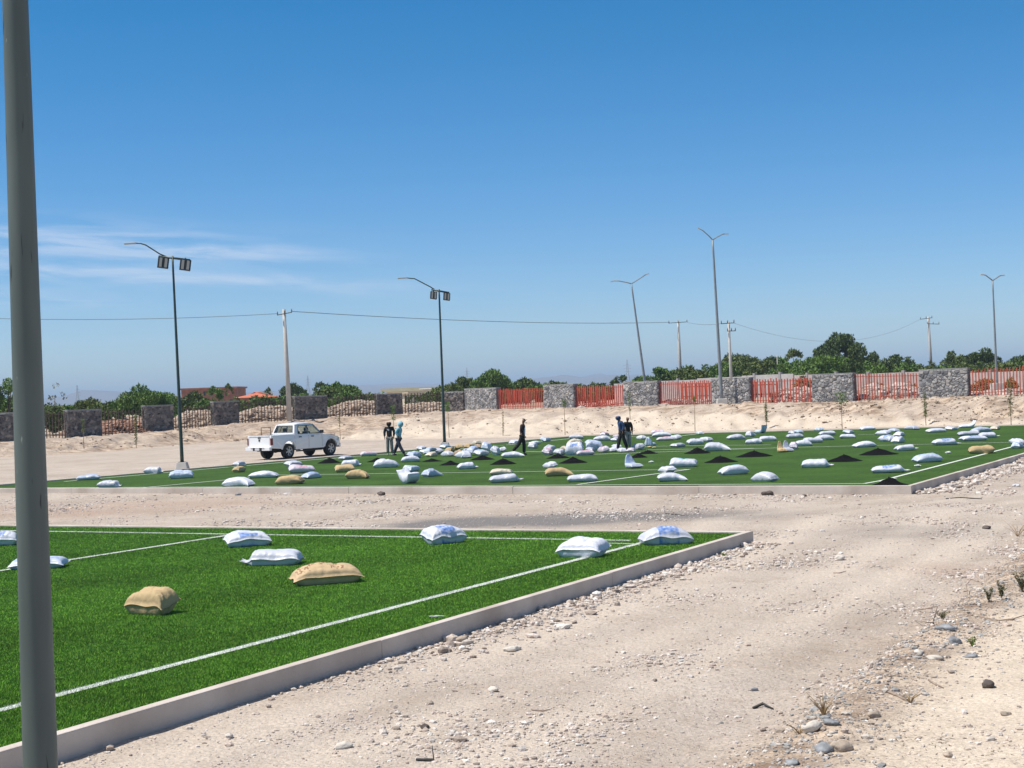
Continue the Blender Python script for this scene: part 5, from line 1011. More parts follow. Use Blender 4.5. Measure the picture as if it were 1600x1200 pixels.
def flood_post(pb, pt, arm, bar, panels, label, d=None):
    """pixel anchors of one real post : base, top, curved arm to the lamp head, cross bar, two floodlights"""
    g = P(*pb, 0); d = g.y; root = thing('floodlight_post', label, 'lamp post', (g.x, d, 0), 0, 'floodlight posts at the left edge of the far pitch')
    loc = lambda px, py, dy=0: Q(px, py, d + dy) - Vector((g.x, d, 0)); top = loc(*pt); pm = d / F
    mb = MB(); n = 14; mb.tube([(top.x * i / n, 0, .25 + (top.z - .25) * i / n) for i in range(n + 1)], [.085 - .04 * i / n for i in range(n + 1)], 14); mb.build('pole', m_dgreen, root, smooth=True)
    mb = MB(); mb.box((0, 0, .10), (.62, .62, .42), taper=.7); mb.build('concrete_base', m_conc, root, bevel=.03)
    mb = MB(); mb.box((0, 0, .32), (.30, .30, .02)); mb.build('base_plate', m_dgreen, root)
    mb = MB(); mb.tube([loc(*p) for p in arm], .030, 8); mb.build('arm', m_dgreen, root, smooth=True)
    e = loc(*arm[-1]); e2 = loc(arm[-1][0] - .55 / pm, arm[-1][1] + .6); c = (e + e2) / 2; mb = MB(); mb.box(c, (abs(e2.x - e.x), .22, .07), mat=Matrix.Rotation(-.03, 3, 'Y')); mb.build('lamp_head', m_lum, root, bevel=.02)
    a, b = loc(*bar[0]), loc(*bar[1]); mb = MB(); mb.tube([a, b], .05, 8); mb.build('crossbar', m_dgreen, root, smooth=True)
    for (px, py, w, h) in panels:
        c = loc(px, py, -.08); Wd, Hh = w * pm, h * pm; rot = Matrix.Rotation(R(16), 3, 'Z') @ Matrix.Rotation(R(9), 3, 'Y') @ Matrix.Rotation(R(-18), 3, 'X')
        mb = MB(); mb.box(c, (Wd, .12, Hh), mat=rot); fl = mb.build('floodlight', m_dark, root, bevel=.012)
        for k in (-.24, .24): mb = MB(); mb.box(c + rot @ Vector((k * Wd, -.068, -.02)), (Wd * .24, .02, Hh * .86), mat=rot); mb.build('led_module', m_led, fl)
        mb = MB(); mb.tube([c + Vector((0, .06, Hh * .45)), c + Vector((0, .08, Hh * .62))], .03, 6); mb.build('bracket', m_dark, fl)
flood_post((285, 733), (269.5, 400), [(262, 402), (250, 397), (228, 383), (220, 380.5), (213, 380.2)], [(248, 400.5), (297, 406.5)], [(255, 410.5, 17, 18), (289.5, 414, 17, 18)], 'dark green post with a curved lamp arm and two floodlights, left of the pickup')
flood_post((695, 700), (686, 452), [(680, 453), (672, 448), (648, 435.5), (640, 434.8), (637, 434.2)], [(674, 452.5), (702, 457.5)], [(677.5, 461.5, 10.5, 12), (698, 463.5, 10.5, 12)], 'dark green post with a curved lamp arm and two floodlights, rising behind the big heap')
def twin_post(pb, pt, armL, armR, label, d, r=.085, box=True, mat_=None):
    g = Q(*pb, d); gz = g.z; root = thing('twin_lamp_post', label, 'lamp post', (g.x, d, gz), 0, 'twin-arm lamp posts along the wall'); loc = lambda px, py: Q(px, py, d) - Vector((g.x, d, gz)); top = loc(*pt)
    mb = MB(); n = 12; mb.tube([(top.x * i / n, 0, top.z * i / n) for i in range(n + 1)], [r * (1 - .5 * i / n) for i in range(n + 1)], 12); mb.build('pole', mat_ or m_pole, root, smooth=True)
    for A_ in (armL, armR):
        pts = [loc(*p) for p in A_]; mb = MB(); mb.tube([top] + pts[:-1], .04, 7); mb.build('arm', m_pole, root, smooth=True)
        mb = MB(); a, b = pts[-2], pts[-1]; dr = (b - a); ang = math.atan2(dr.z, dr.x); mb.box((a + b) / 2, (dr.length, .24, .07), mat=Matrix.Rotation(-ang, 3, 'Y')); mb.build('lamp_head', m_lum, root, bevel=.015)
    if box: mb = MB(); mb.box((0, 0, .1), (.75, .75, .45), taper=.9); mb.build('concrete_base', m_conc, root, bevel=.03)
twin_post((1128, 630), (1113.5, 375), [(1108, 369), (1098, 360), (1093, 357.5), (1090, 356)], [(1120, 370.5), (1129, 366), (1133, 365.3), (1138, 365.5)], 'tallest twin-arm lamp post, standing in front of the grey piers', float(Dt(1128)) - 1.2, .13)
twin_post((1011, 622), (986.5, 443.5), [(980, 441.5), (967, 439), (960, 438.8), (954, 440.3)], [(992, 440), (1003, 433), (1009, 429), (1014, 427.5)], 'twin-arm lamp post leaning to the left behind the wall', float(Dt(1005)) + 3, .11)
twin_post((1558, 606), (1551, 438.5), [(1546, 434.5), (1540, 430), (1537, 429.3), (1532, 429)], [(1556, 435), (1562, 431), (1565, 430.3), (1569, 430.2)], 'upright twin-arm lamp post behind the fence at the right edge', float(Dt(1558)) + 6, .09)
# utility poles
m_ins = mat('insulator', (.12, .10, .09), .4); m_cpole = mat('concrete_pole', (.47, .45, .42), .9, .1, 2, .15, 20); m_cpd = mat('dark_base_paint', (.05, .05, .055), .8)
def util_pole(pb, pt, d, arms, label, r=.16, tf=False, darkfoot=False):
    g = Q(*pb, d); root = thing('utility_pole', label, 'utility pole', g, 0, 'concrete utility poles'); loc = lambda px, py: Q(px, py, d) - g; top = loc(*pt)
    mb = MB(); mb.tube([(0, 0, -.3), (top.x * .5, 0, top.z * .5), (top.x, 0, top.z)], [r, r * .8, r * .6], 8); mb.build('pole', m_cpole, root, smooth=True)
    if darkfoot: mb = MB(); mb.tube([(0, 0, -.3), (top.x * .17, 0, top.z * .17)], [r * 1.02, r * 1.0], 8); mb.build('painted_foot', m_cpd, root, smooth=True)
    for (xa, ya, xb, yb) in arms:
        a, b = loc(xa, ya), loc(xb, yb); a.y = b.y = -.2; mb = MB(); mb.tube([a, b], .038, 6); ar = mb.build('crossarm', m_dark, root)
        for k in (0.03, .5, .97): p = a.lerp(b, k); mb = MB(); mb.tube([p, p + Vector((0, 0, .13)), p + Vector((0, 0, .28))], [.03, .05, .025], 8); mb.build('insulator', m_ins, ar, smooth=True)
util_pole((452.5, 652), (443.5, 483), 124, [(433.5, 492.5, 457, 488)], 'concrete utility pole with one crossarm, behind the pickup', .21)
util_pole((1064.5, 612), (1059.5, 501), 186, [(1044, 505, 1074, 503)], 'concrete utility pole behind the third red fence', .22)
util_pole((1144, 628), (1138.5, 503), 140, [(1126, 506, 1147, 504.5), (1136, 517.5, 1149, 517)], 'concrete utility pole with a dark foot next to the tallest lamp post', .16, darkfoot=True)
util_pole((1456, 592), (1450.5, 495), 200, [(1437, 499, 1456, 496.5), (1448, 506, 1467, 506.5)], 'concrete utility pole behind the largest pier', .22)
util_pole((1216, 592), (1214, 555), 170, [], 'thin grey post above the block wall left of the large pier', .07)
m_wire = mat('cable', (.16, .17, .19), .6)
def wire(a, b, da, db_, sag, label, r=.022):
    A, B = Q(*a, da), Q(*b, db_); pts = []
    for i in range(31): t = i / 30; p = A.lerp(B, t); p.z -= sag * 4 * t * (1 - t); pts.append(p - A)
    mb = MB(); mb.tube(pts, r, 5, cap=False); o = mb.build('power_line', m_wire, None, smooth=True); o.location = A; tag(o, label, 'cable', 'power lines')
wire((-260, 486), (434, 490), 118, 124, .55, 'power line running from the left edge to the pole behind the pickup', .02)
wire((456, 486.5), (1046, 503.5), 124, 186, .42, 'power line from the pole behind the pickup to the pole at the red fence', .026)
wire((1072, 503), (1127, 505.5), 186, 140, .2, 'short power line between the two poles by the tallest lamp post', .02)
wire((1147, 505), (1438, 498.5), 140, 200, 2.2, 'faint sagging power line from the tallest lamp post to the right utility pole', .012)

# transmission towers, far
def pylon(px, ytop, ybot, d, label):
    b = Q(px, ybot, d); h = (ybot - ytop) / F * d; root_loc = (b.x, d, b.z - 2); mb = MB(); w = h * .13; r = d * .00007
    for sx in (-1, 1):
        for sy in (-1, 1): mb.tube([(sx * w, sy * w, 0), (sx * w * .3, sy * w * .3, h * .6), (sx * w * .15, sy * w * .15, h + 2)], r, 4)
    for k in range(9): z = h * k / 9; s_ = w * (1 - .8 * k / 9); s2 = w * (1 - .8 * (k + 1) / 9); mb.tube([(-s_, -s_, z), (s2, -s2, z + h / 9)], r * .7, 4); mb.tube([(s_, -s_, z), (-s2, -s2, z + h / 9)], r * .7, 4)
    for z in (.62, .76, .9): mb.tube([(-h * .17, 0, h * z), (0, 0, h * (z + .03)), (h * .17, 0, h * z)], r * .9, 4)
    o = mb.build('transmission_tower', m_pole, None); o.location = root_loc; tag(o, label, 'pylon', 'distant transmission towers')
pylon(981, 562, 598, 900, 'lattice transmission tower left of the leaning lamp post'); pylon(481.5, 587, 614, 1100, 'faint lattice tower just right of the concrete pole behind the pickup'); pylon(121.5, 602, 632, 1100, 'faint lattice tower between the big pole and the green mesquite'); pylon(730, 574, 600, 1100, 'faint lattice mast left of the upright bushy tree')

# ------------------------------------------------------------------ buildings far left
m_brick = mat('brick_wall', (.33, .15, .10), .95, .2, 1.2); m_tile = mat('orange_roof_tile', (.55, .16, .08), .8, .15, 2); m_cream = mat('cream_render', (.68, .60, .45), .9, .08, 1); m_khaki = mat('khaki_roof', (.36, .34, .24), .8, .08, 1); m_open = mat('dark_opening', (.03, .03, .035), .5); m_whiteroof = mat('white_paint', (.75, .75, .73), .6)
def bld(px0, px1, yw, yr, d, label, mw, mr_, depth=9, wins=(), hip=False, over=.25, chim=False):
    A = Q(px0, yw, d); B = Q(px1, yw, d); gz = 1.2; zt = (A.z + B.z) / 2; Ln = B.x - A.x; root = thing('building', label, 'building', ((A.x + B.x) / 2, d, gz), -.55 if mw is m_cream else 0); h = zt - gz
    mb = MB(); mb.box((0, depth / 2, h / 2), (Ln, depth, h)); wl = mb.build('wall', mw, root)
    rh = (yw - yr) / F * d
    mb = MB()
    if hip:
        o_ = over; mb.add([(-Ln / 2 - o_, -o_, h), (Ln / 2 + o_, -o_, h), (Ln / 2 + o_, depth + o_, h), (-Ln / 2 - o_, depth + o_, h), (-Ln / 2 + depth * .35, depth / 2, h + rh), (Ln / 2 - depth * .35, depth / 2, h + rh)], [(0, 1, 5, 4), (1, 2, 5), (2, 3, 4, 5), (3, 0, 4), (3, 2, 1, 0)])
    else: mb.box((0, depth / 2, h + rh / 2 + .003), (Ln + over * 2, depth + over * 2, rh))
    rf = mb.build('roof', mr_, root)
    if chim: mb = MB(); mb.box((Ln * .3, depth / 2, h + rh + .2), (.6, .6, .9)); mb.build('chimney', mw, rf)
    for (a, b, y0, y1) in wins:
        p, q = Q(a, y0, d), Q(b, y1, d); mb = MB(); mb.box(((p.x + q.x) / 2 - root.location.x, -.02, (p.z + q.z) / 2 - gz), (q.x - p.x, .08, abs(p.z - q.z))); mb.build('window', m_open, root)
bld(283, 368, 608, 605.5, 260, 'long red brick building behind the ragged green tree', m_brick, m_brick, 10, [(300, 303, 612, 618), (318, 321, 612, 618), (340, 344, 612, 618)])
bld(369, 421, 621, 612.5, 250, 'low house with a bright orange tiled roof', m_brick, m_tile, 9, hip=True, over=.4)
bld(553, 645, 616, 614.5, 200, 'low cream building at the left of the khaki roofed one', m_cream, m_cream, 8, [(640, 644, 618, 630)])
bld(593, 705, 611, 605.5, 225, 'wide cream building with a flat khaki roof', m_cream, m_khaki, 12, over=.6)
bld(655, 700, 607.5, 606.3, 214, 'small cream block in front of the khaki roofed building', m_cream, m_whiteroof, 6)
bld(408, 420, 613, 611.5, 270, 'tiny white rooftop structure behind the orange roof', m_whiteroof, m_whiteroof, 4)

# ------------------------------------------------------------------ pickup truck
m_white = mat('white_car_paint', (.80, .81, .82), .22, spec=.6, var=.02, scale=3); m_tyre = mat('tyre_rubber', (.018, .017, .016), .85, .3, 8, .3, 30); m_rim = mat('alloy_rim', (.45, .45, .46), .35, metal=.7); m_plastic = mat('black_plastic', (.02, .02, .021), .5); m_red = mat('red_lens', (.16, .018, .02), .25); m_seat = mat('seat_fabric', (.09, .085, .08), .9); m_chrome = mat('bumper_silver', (.55, .56, .57), .3, metal=.5); m_plate = mat('number_plate', (.6, .6, .62), .5); m_under = mat('underbody', (.025, .024, .022), .9)
m_glass = bpy.data.materials.new('window_glass'); m_glass.use_nodes = True
def glassm():
    t = m_glass.node_tree; t.nodes.clear(); o = nd('ShaderNodeOutputMaterial', t); tr = nd('ShaderNodeBsdfTransparent', t); tr.inputs[0].default_value = (.62, .70, .68, 1); gl = nd('ShaderNodeBsdfGlossy', t); gl.inputs['Roughness'].default_value = .03
    fr = nd('ShaderNodeValue', t); fr.outputs[0].default_value = .07; mx = nd('ShaderNodeMixShader', t); t.links.new(fr.outputs[0], mx.inputs[0]); t.links.new(tr.outputs[0], mx.inputs[1]); t.links.new(gl.outputs[0], mx.inputs[2]); t.links.new(mx.outputs[0], o.inputs[0])
glassm()
def truck(loc, rz, sc=1.0):
    root = thing('pickup_truck', 'white double-cab pickup parked at the far pitch edge, seen from its rear right', 'pickup truck', loc, rz); root.scale = (sc,) * 3
    # x forward, y left, z up. rear bumper at x=0, front at 5.2
    Wh = .86; XR, XF = 1.28, 4.36; RW = .385
    def arc(cx, cz, r, n=12, a0=180, a1=0): return [(cx + r * math.cos(R(a0 + (a1 - a0) * i / n)), cz + r * math.sin(R(a0 + (a1 - a0) * i / n))) for i in range(n + 1)]
    def profile(x0, x1, top):  # lower side with arches
        pts = [(x0, .60)]
        return pts
    # body side skins (left & right) as thick plates with wheel arches
    side = [(.10, .58), (XR - .49, .52)] + arc(XR, .42, .48, 12, 168, 12) + [(XR + .49, .44), (XF - .49, .44)] + arc(XF, .42, .48, 12, 168, 12) + [(XF + .49, .46), (5.08, .52), (5.16, .70), (5.10, .90), (4.95, 1.00), (4.25, 1.11), (3.80, 1.16), (3.6, 1.22), (1.74, 1.23), (1.70, 1.235), (.12, 1.225)]
    def crown(x, z, s):   # slight barrel of the body side
        return Wh - .035 * max(0, (z - .85) / .3) ** 2 - .03 * max(0, (.62 - z) / .2) - .10 * max(0, (x - 4.7) / .45) ** 2 - .02 * max(0, (.3 - x) / .3)
    body = MB()
    for s in (1, -1):
        n = len(side); V = [(x, s * crown(x, z, s), z) for x, z in side] + [(x, s * (crown(x, z, s) - .10), z) for x, z in side]
        body.add(V, [tuple(range(n)) if s < 0 else tuple(range(n))[::-1]] + [(i, (i + 1) % n, n + (i + 1) % n, n + i) for i in range(n)])
    # bonnet, front, scuttle
    bon = [(3.66, 1.17, .80), (4.2, 1.14, .80), (4.75, 1.07, .78), (5.02, .95, .72), (5.12, .78, .70), (5.14, .60, .72)]
    k = 9; V = []
    for (x, z, w) in bon:
        for j in range(k): y = -1 + 2 * j / (k - 1); V.append((x + (-.10 * y * y if x > 4.9 else 0), y * w, z + .05 * (1 - y * y) * (1 if z > .7 else 0)))
    body.add(V, [(i * k + j, i * k + j + 1, (i + 1) * k + j + 1, (i + 1) * k + j) for i in range(len(bon) - 1) for j in range(k - 1)])
    body.build('body', m_white, root, smooth=False, bevel=.03)
    # wheel arch flares
    for cx in (XR, XF):
        for s in (1, -1):
            fl = MB(); o_ = arc(cx, .42, .545, 14, 172, 8); i_ = arc(cx, .42, .475, 14, 172, 8); n = len(o_); V = []
            for (x, z) in o_: V.append((x, s * (crown(x, z, s) - .002), z))
            for (x, z) in i_: V.append((x, s * (crown(x, z, s) + .045), z))
            for (x, z) in i_: V.append((x, s * (crown(x, z, s) - .04), z))
            fl.add(V, [(i, i + 1, n + i + 1, n + i) for i in range(n - 1)] + [(n + i, n + i + 1, 2 * n + i + 1, 2 * n + i) for i in range(n - 1)]); fl.build('fender_flare', m_white, root, smooth=True)
    # dark inner liners and floor
    un = MB(); un.box((2.6, 0, .62), (4.7, 1.46, .16)); un.box((2.6, 0, .48), (4.6, .9, .14)); un.build('underbody', m_under, root)
    ax = MB(); ax.tube([(XR, -.7, RW), (XR, .7, RW)], .06, 8); ax.tube([(XR, 0, RW - .02), (XR, .02, RW + .02)], .17, 10); ax.tube([(XF, -.7, RW), (XF, .7, RW)], .05, 8); ax.build('axles', m_under, root)
    # bed
    bd = MB(); bd.box((.90, 0, .70), (1.62, 1.5, .06)); bd.box((1.66, 0, .95), (.06, 1.52, .52)); bd.build('cargo_bed', m_white, root)
    tg = MB(); tg.box((.085, 0, .91), (.07, 1.44, .60)); tg.box((.045, 0, 1.195), (.05, 1.42, .04)); tl = tg.build('tailgate', m_white, root, bevel=.015)
    hh = MB(); hh.box((.040, 0, 1.11), (.03, .19, .06)); hh.build('handle', m_plastic, tl, bevel=.005)
    em = MB(); em.tube([(.046, 0, .98), (.036, 0, .98)], .06, 12); em.build('emblem', m_plastic, tl)
    for s in (1, -1):
        cor = MB(); cor.box((.13, s * .79, .92), (.16, .13, .61)); cor.build('bed_corner', m_white, root, bevel=.03)
        t_ = MB(); t_.box((.10, s * .82, .91), (.15, .085, .36)); t_.build('tail_light', m_red, root, bevel=.02)
        t_ = MB(); t_.box((5.0, s * .68, .84), (.20, .26, .18)); t_.build('headlight', m_chrome, root, bevel=.03)
    bp = MB(); bp.box((-.03, 0, .555), (.16, 1.74, .17)); bp.box((-.05, 0, .63), (.2, 1.0, .03)); bm_ = bp.build('rear_bumper', m_white, root, bevel=.03)
    pl = MB(); pl.box((-.118, 0, .545), (.015, .62, .17)); pl.build('plate_recess', m_plastic, bm_); pl = MB(); pl.box((-.130, 0, .55), (.01, .32, .14)); pl.build('number_plate', m_plate, bm_)
    fb = MB(); fb.box((5.12, 0, .52), (.16, 1.60, .22)); fb.build('front_bumper', m_white, root, bevel=.05)
    gr = MB(); gr.box((5.13, 0, .82), (.05, .78, .20)); gr.build('grille', m_chrome, root, bevel=.02)
    # cab : floor-to-waist is the body; greenhouse of pillars, roof, glass
    zW, zR = 1.215, 1.735; yW, yR = .80, .66
    xa, xb, xc, xd = 1.74, 1.98, 3.20, 3.86   # waist rear, roof rear, roof front, waist front (scuttle)
    rear = MB(); rear.box((1.71, 0, .95), (.05, 1.56, .56)); rear.build('cab_back', m_white, root)
    roof = MB(); k = 9; V = []; prof = [(1.90, 1.69, .655), (1.98, 1.735, .66), (2.15, 1.765, .665), (2.6, 1.785, .67), (3.0, 1.77, .665), (3.22, 1.735, .655), (3.30, 1.705, .645)]
    for (x, z, w) in prof:
        for j in range(k): y = -1 + 2 * j / (k - 1); V.append((x, y * w, z + .035 * (1 - y ** 4) - .02))
    nP = len(prof); V2 = [(x, y, z - .05) for x, y, z in V]; q = [(i * k + j, i * k + j + 1, (i + 1) * k + j + 1, (i + 1) * k + j) for i in range(nP - 1) for j in range(k - 1)]
    roof.add(V, q); roof.add(V2, [f[::-1] for f in q]); 
    # rim of the roof
    for s in (0, k - 1):
        for i in range(nP - 1): a, b = V[i * k + s], V[(i + 1) * k + s]; a2, b2 = V2[i * k + s], V2[(i + 1) * k + s]; roof.add([a, b, b2, a2], [(0, 1, 2, 3)])
    for r_ in (0, nP - 1):
        for j in range(k - 1): a, b = V[r_ * k + j], V[r_ * k + j + 1]; a2, b2 = V2[r_ * k + j], V2[r_ * k + j + 1]; roof.add([a, b, b2, a2], [(0, 1, 2, 3)])
    roof.build('roof', m_white, root, smooth=True)
    pil = MB()
    def quadbar(p0, p1, w0, w1, s, th=.06):  # pillar in the side plane, widths along x
        (x0, z0), (x1, z1) = p0, p1; y0 = s * (yW + .02 - (z0 - zW) / (zR - zW) * (yW + .02 - yR - .005)); y1 = s * (yW + .02 - (z1 - zW) / (zR - zW) * (yW + .02 - yR - .005))
        pil.add([(x0, y0, z0), (x0 + w0, y0, z0), (x1 + w1, y1, z1), (x1, y1, z1), (x0, y0 - s * th, z0), (x0 + w0, y0 - s * th, z0), (x1 + w1, y1 - s * th, z1), (x1, y1 - s * th, z1)], [(0, 1, 2, 3), (7, 6, 5, 4), (0, 4, 5, 1), (1, 5, 6, 2), (2, 6, 7, 3), (3, 7, 4, 0)])
    for s in (1, -1):
        quadbar((1.70, 1.18), (1.92, 1.70), .30, .20, s); quadbar((2.72, 1.18), (2.66, 1.70), .085, .07, s); quadbar((3.66, 1.14), (3.15, 1.70), .17, .12, s); quadbar((1.90, 1.63), (1.90, 1.72), 1.36, 1.36, s, .05)
    for s in (1, -1): pil.add([(1.70, s * .80, 1.18), (1.70, s * .66, 1.18), (1.90, s * .54, 1.70), (1.90, s * .66, 1.70)], [(0, 1, 2, 3)])
    pil.box((1.705, 0, 1.24), (.04, 1.5, .12)); pil.box((1.905, 0, 1.68), (.03, 1.26, .06)); pil.build('cab_pillars', m_white, root, bevel=.008)
    def pane(name, pts, m=m_glass, th=.0):
        mb = MB(); mb.add(pts, [tuple(range(len(pts)))]); return mb.build(name, m, root)
    def yat(z): return yW + .005 - (z - zW) / (zR - zW) * (yW - yR)
    for s in (1, -1):
        for nm, q in (('side_window', [(1.98, 1.235), (2.73, 1.235), (2.68, 1.64), (2.12, 1.64)]), ('side_window', [(2.79, 1.235), (3.62, 1.235), (3.24, 1.64), (2.73, 1.64)])):
            pn = pane(nm, [(x, s * (yat(z) - .012), z) for x, z in q]); fr = MB()
            for i in range(4): (xa_, za_), (xb_, zb_) = q[i], q[(i + 1) % 4]; fr.tube([(xa_, s * (yat(za_) + .008), za_), (xb_, s * (yat(zb_) + .008), zb_)], .017, 6)
            fr.build('window_seal', m_plastic, pn)
        mr2 = MB(); mr2.box((3.56, s * .99, 1.29), (.12, .20, .17)); mr2.box((3.60, s * .86, 1.25), (.05, .12, .05)); mr2.build('wing_mirror', m_plastic, root, bevel=.03)
        for xh in (2.12, 3.02): h_ = MB(); h_.box((xh, s * (crown(xh, 1.06, s) + .012), 1.07), (.19, .035, .045)); h_.build('door_handle', m_plastic, root, bevel=.01)
        for xs, z0, z1 in ((1.735, .50, 1.12), (2.74, .46, 1.14), (3.72, .50, 1.13)):
            h_ = MB(); zm = (z0 + z1) / 2
            h_.add([(xs - .006, s * (crown(xs, z, s) + .0015), z) for z in (z0, .85, z1)] + [(xs + .006, s * (crown(xs, z, s) + .0015), z) for z in (z0, .85, z1)], [(0, 1, 4, 3), (1, 2, 5, 4)]); h_.build('door_seam', m_plastic, root)
        st = MB(); st.tube([(1.85, s * .80, .36), (3.75, s * .80, .36)], .035, 8); st.build('side_step', m_plastic, root, smooth=True)
    rw = pane('rear_window', [(1.745, -.64, 1.30), (1.745, .64, 1.30), (1.885, .54, 1.64), (1.885, -.54, 1.64)]); fr = MB(); c4 = [(1.735, -.66, 1.30), (1.735, .66, 1.30), (1.88, .56, 1.64), (1.88, -.56, 1.64)]
    for i in range(4): fr.tube([c4[i], c4[(i + 1) % 4]], .022, 6)
    for yy in (-.2, .22): fr.tube([(1.735, yy * 1.1, 1.30), (1.88, yy, 1.64)], .016, 6)
    fr.build('window_seal', m_plastic, rw)
    pane('windscreen', [(3.86, -.70, 1.15), (3.86, .70, 1.15), (3.29, .58, 1.69), (3.29, -.58, 1.69)])
    for xs in (2.25, 3.05):
        for s in (1, -1): st = MB(); st.box((xs, s * .36, 1.02), (.18, .5, .62), taper=.85); st.box((xs - .01, s * .36, 1.43), (.10, .26, .18)); st.build('seat', m_seat, root, bevel=.03)
    dsh = MB(); dsh.box((3.62, 0, 1.02), (.4, 1.45, .24)); dsh.build('dashboard', m_seat, root, bevel=.04)
    # wheels
    for cx in (XR, XF):
        for s in (1, -1):
            w = MB(); y0 = s * .60; y1 = s * .87; prf = [(y0, .22), (y0, RW - .03), (y0 + s * .03, RW), (y1 - s * .03, RW), (y1, RW - .03), (y1, .235)]
            n = 36; V = []
            for (y, r_) in prf:
                for a in range(n): V.append((cx + r_ * math.cos(2 * math.pi * a / n), y, RW + r_ * math.sin(2 * math.pi * a / n)))
            w.add(V, [(i * n + j, i * n + (j + 1) % n, (i + 1) * n + (j + 1) % n, (i + 1) * n + j) for i in range(len(prf) - 1) for j in range(n)] + [tuple(range(n))])
            wo = w.build('wheel', m_tyre, root, smooth=False, bevel=.006)
            rm = MB(); V = []
            for (y, r_) in ((y1 - s * .005, .24), (y1 - s * .015, .215), (y1 - s * .07, .20)):
                for a in range(n): V.append((cx + r_ * math.cos(2 * math.pi * a / n), y, RW + r_ * math.sin(2 * math.pi * a / n)))
            rm.add(V, [(i * n + j, i * n + (j + 1) % n, (i + 1) * n + (j + 1) % n, (i + 1) * n + j) for i in range(2) for j in range(n)])
            for a in range(6):
                t = a * math.pi / 3 + .3; d_ = Vector((math.cos(t), 0, math.sin(t))); c = Vector((cx, y1 - s * .035, RW)) + d_ * .12; rm.box(c, (.19, .03, .065), mat=Matrix.Rotation(-t, 3, 'Y'))
            rm.tube([(cx, y1 - s * .06, RW), (cx, y1 - s * .012, RW)], .055, 12); rm.build('rim', m_rim, wo)
    rb = MB(); rb.tube([(.9, .72, 1.22), (.9, .72, 1.60), (1.5, .66, 1.60), (1.5, .66, 1.22)], .02, 6); rb.build('headboard_frame', m_plastic, root)
    return root
def place_truck():
    f_ = Vector((.60, .80, 0)); rz = math.atan2(f_.y, f_.x)
    tyre = P(450, 717.0, -.05)                       # ground contact of the rear right wheel
    left = Vector((-f_.y, f_.x, 0)); o = tyre - f_ * 1.28 + left * .75; gz = ground_z(tyre.x, tyre.y)
    truck((o.x, o.y, gz), rz, 1.0)
place_truck()

# ------------------------------------------------------------------ people
m_skin = mat('skin', (.22, .12, .08), .6, .1, 10); 
def skin_obj(name, nodes, edges, m, parent, sub=2, root_i=0):
    me = bpy.data.meshes.new(name); me.from_pydata([n[0] for n in nodes], edges, []); o = link(name, me, m, parent)
    me.skin_vertices.new() if hasattr(me.skin_vertices, 'new') and not me.skin_vertices else None
    md = o.modifiers.new('skin', 'SKIN')
    if not me.skin_vertices:
        pass
    sv = me.skin_vertices[0].data
    for i, n in enumerate(nodes):
        r = n[1]; sv[i].radius = r if isinstance(r, tuple) else (r, r); sv[i].use_root = (i == root_i); sv[i].use_loose = False
    md.use_smooth_shade = True; md.branch_smoothing = .6
    s_ = o.modifiers.new('subsurf', 'SUBSURF'); s_.levels = sub; s_.render_levels = sub
    return o
def ensure_skin(me):
    if not me.skin_vertices:
        bm = bmesh.new(); bm.from_mesh(me); bm.verts.layers.skin.verify(); bm.to_mesh(me); bm.free()
_old = skin_obj
def skin_obj(name, nodes, edges, m, parent, sub=2, root_i=0):
    bm = bmesh.new(); lay = bm.verts.layers.skin.verify(); vs = []
    for i, (p, r) in enumerate(nodes):
        v = bm.verts.new(p); v[lay].radius = r if isinstance(r, tuple) else (r, r); v[lay].use_root = (i == root_i); vs.append(v)
    for a, b in edges: bm.edges.new((vs[a], vs[b]))
    me = bpy.data.meshes.new(name); bm.to_mesh(me); bm.free(); o = link(name, me, m, parent)
    md = o.modifiers.new('skin', 'SKIN'); md.use_smooth_shade = True; md.branch_smoothing = .5
    s_ = o.modifiers.new('subsurf', 'SUBSURF'); s_.levels = sub; s_.render_levels = sub
    return o
def V3(*a): return Vector(a)
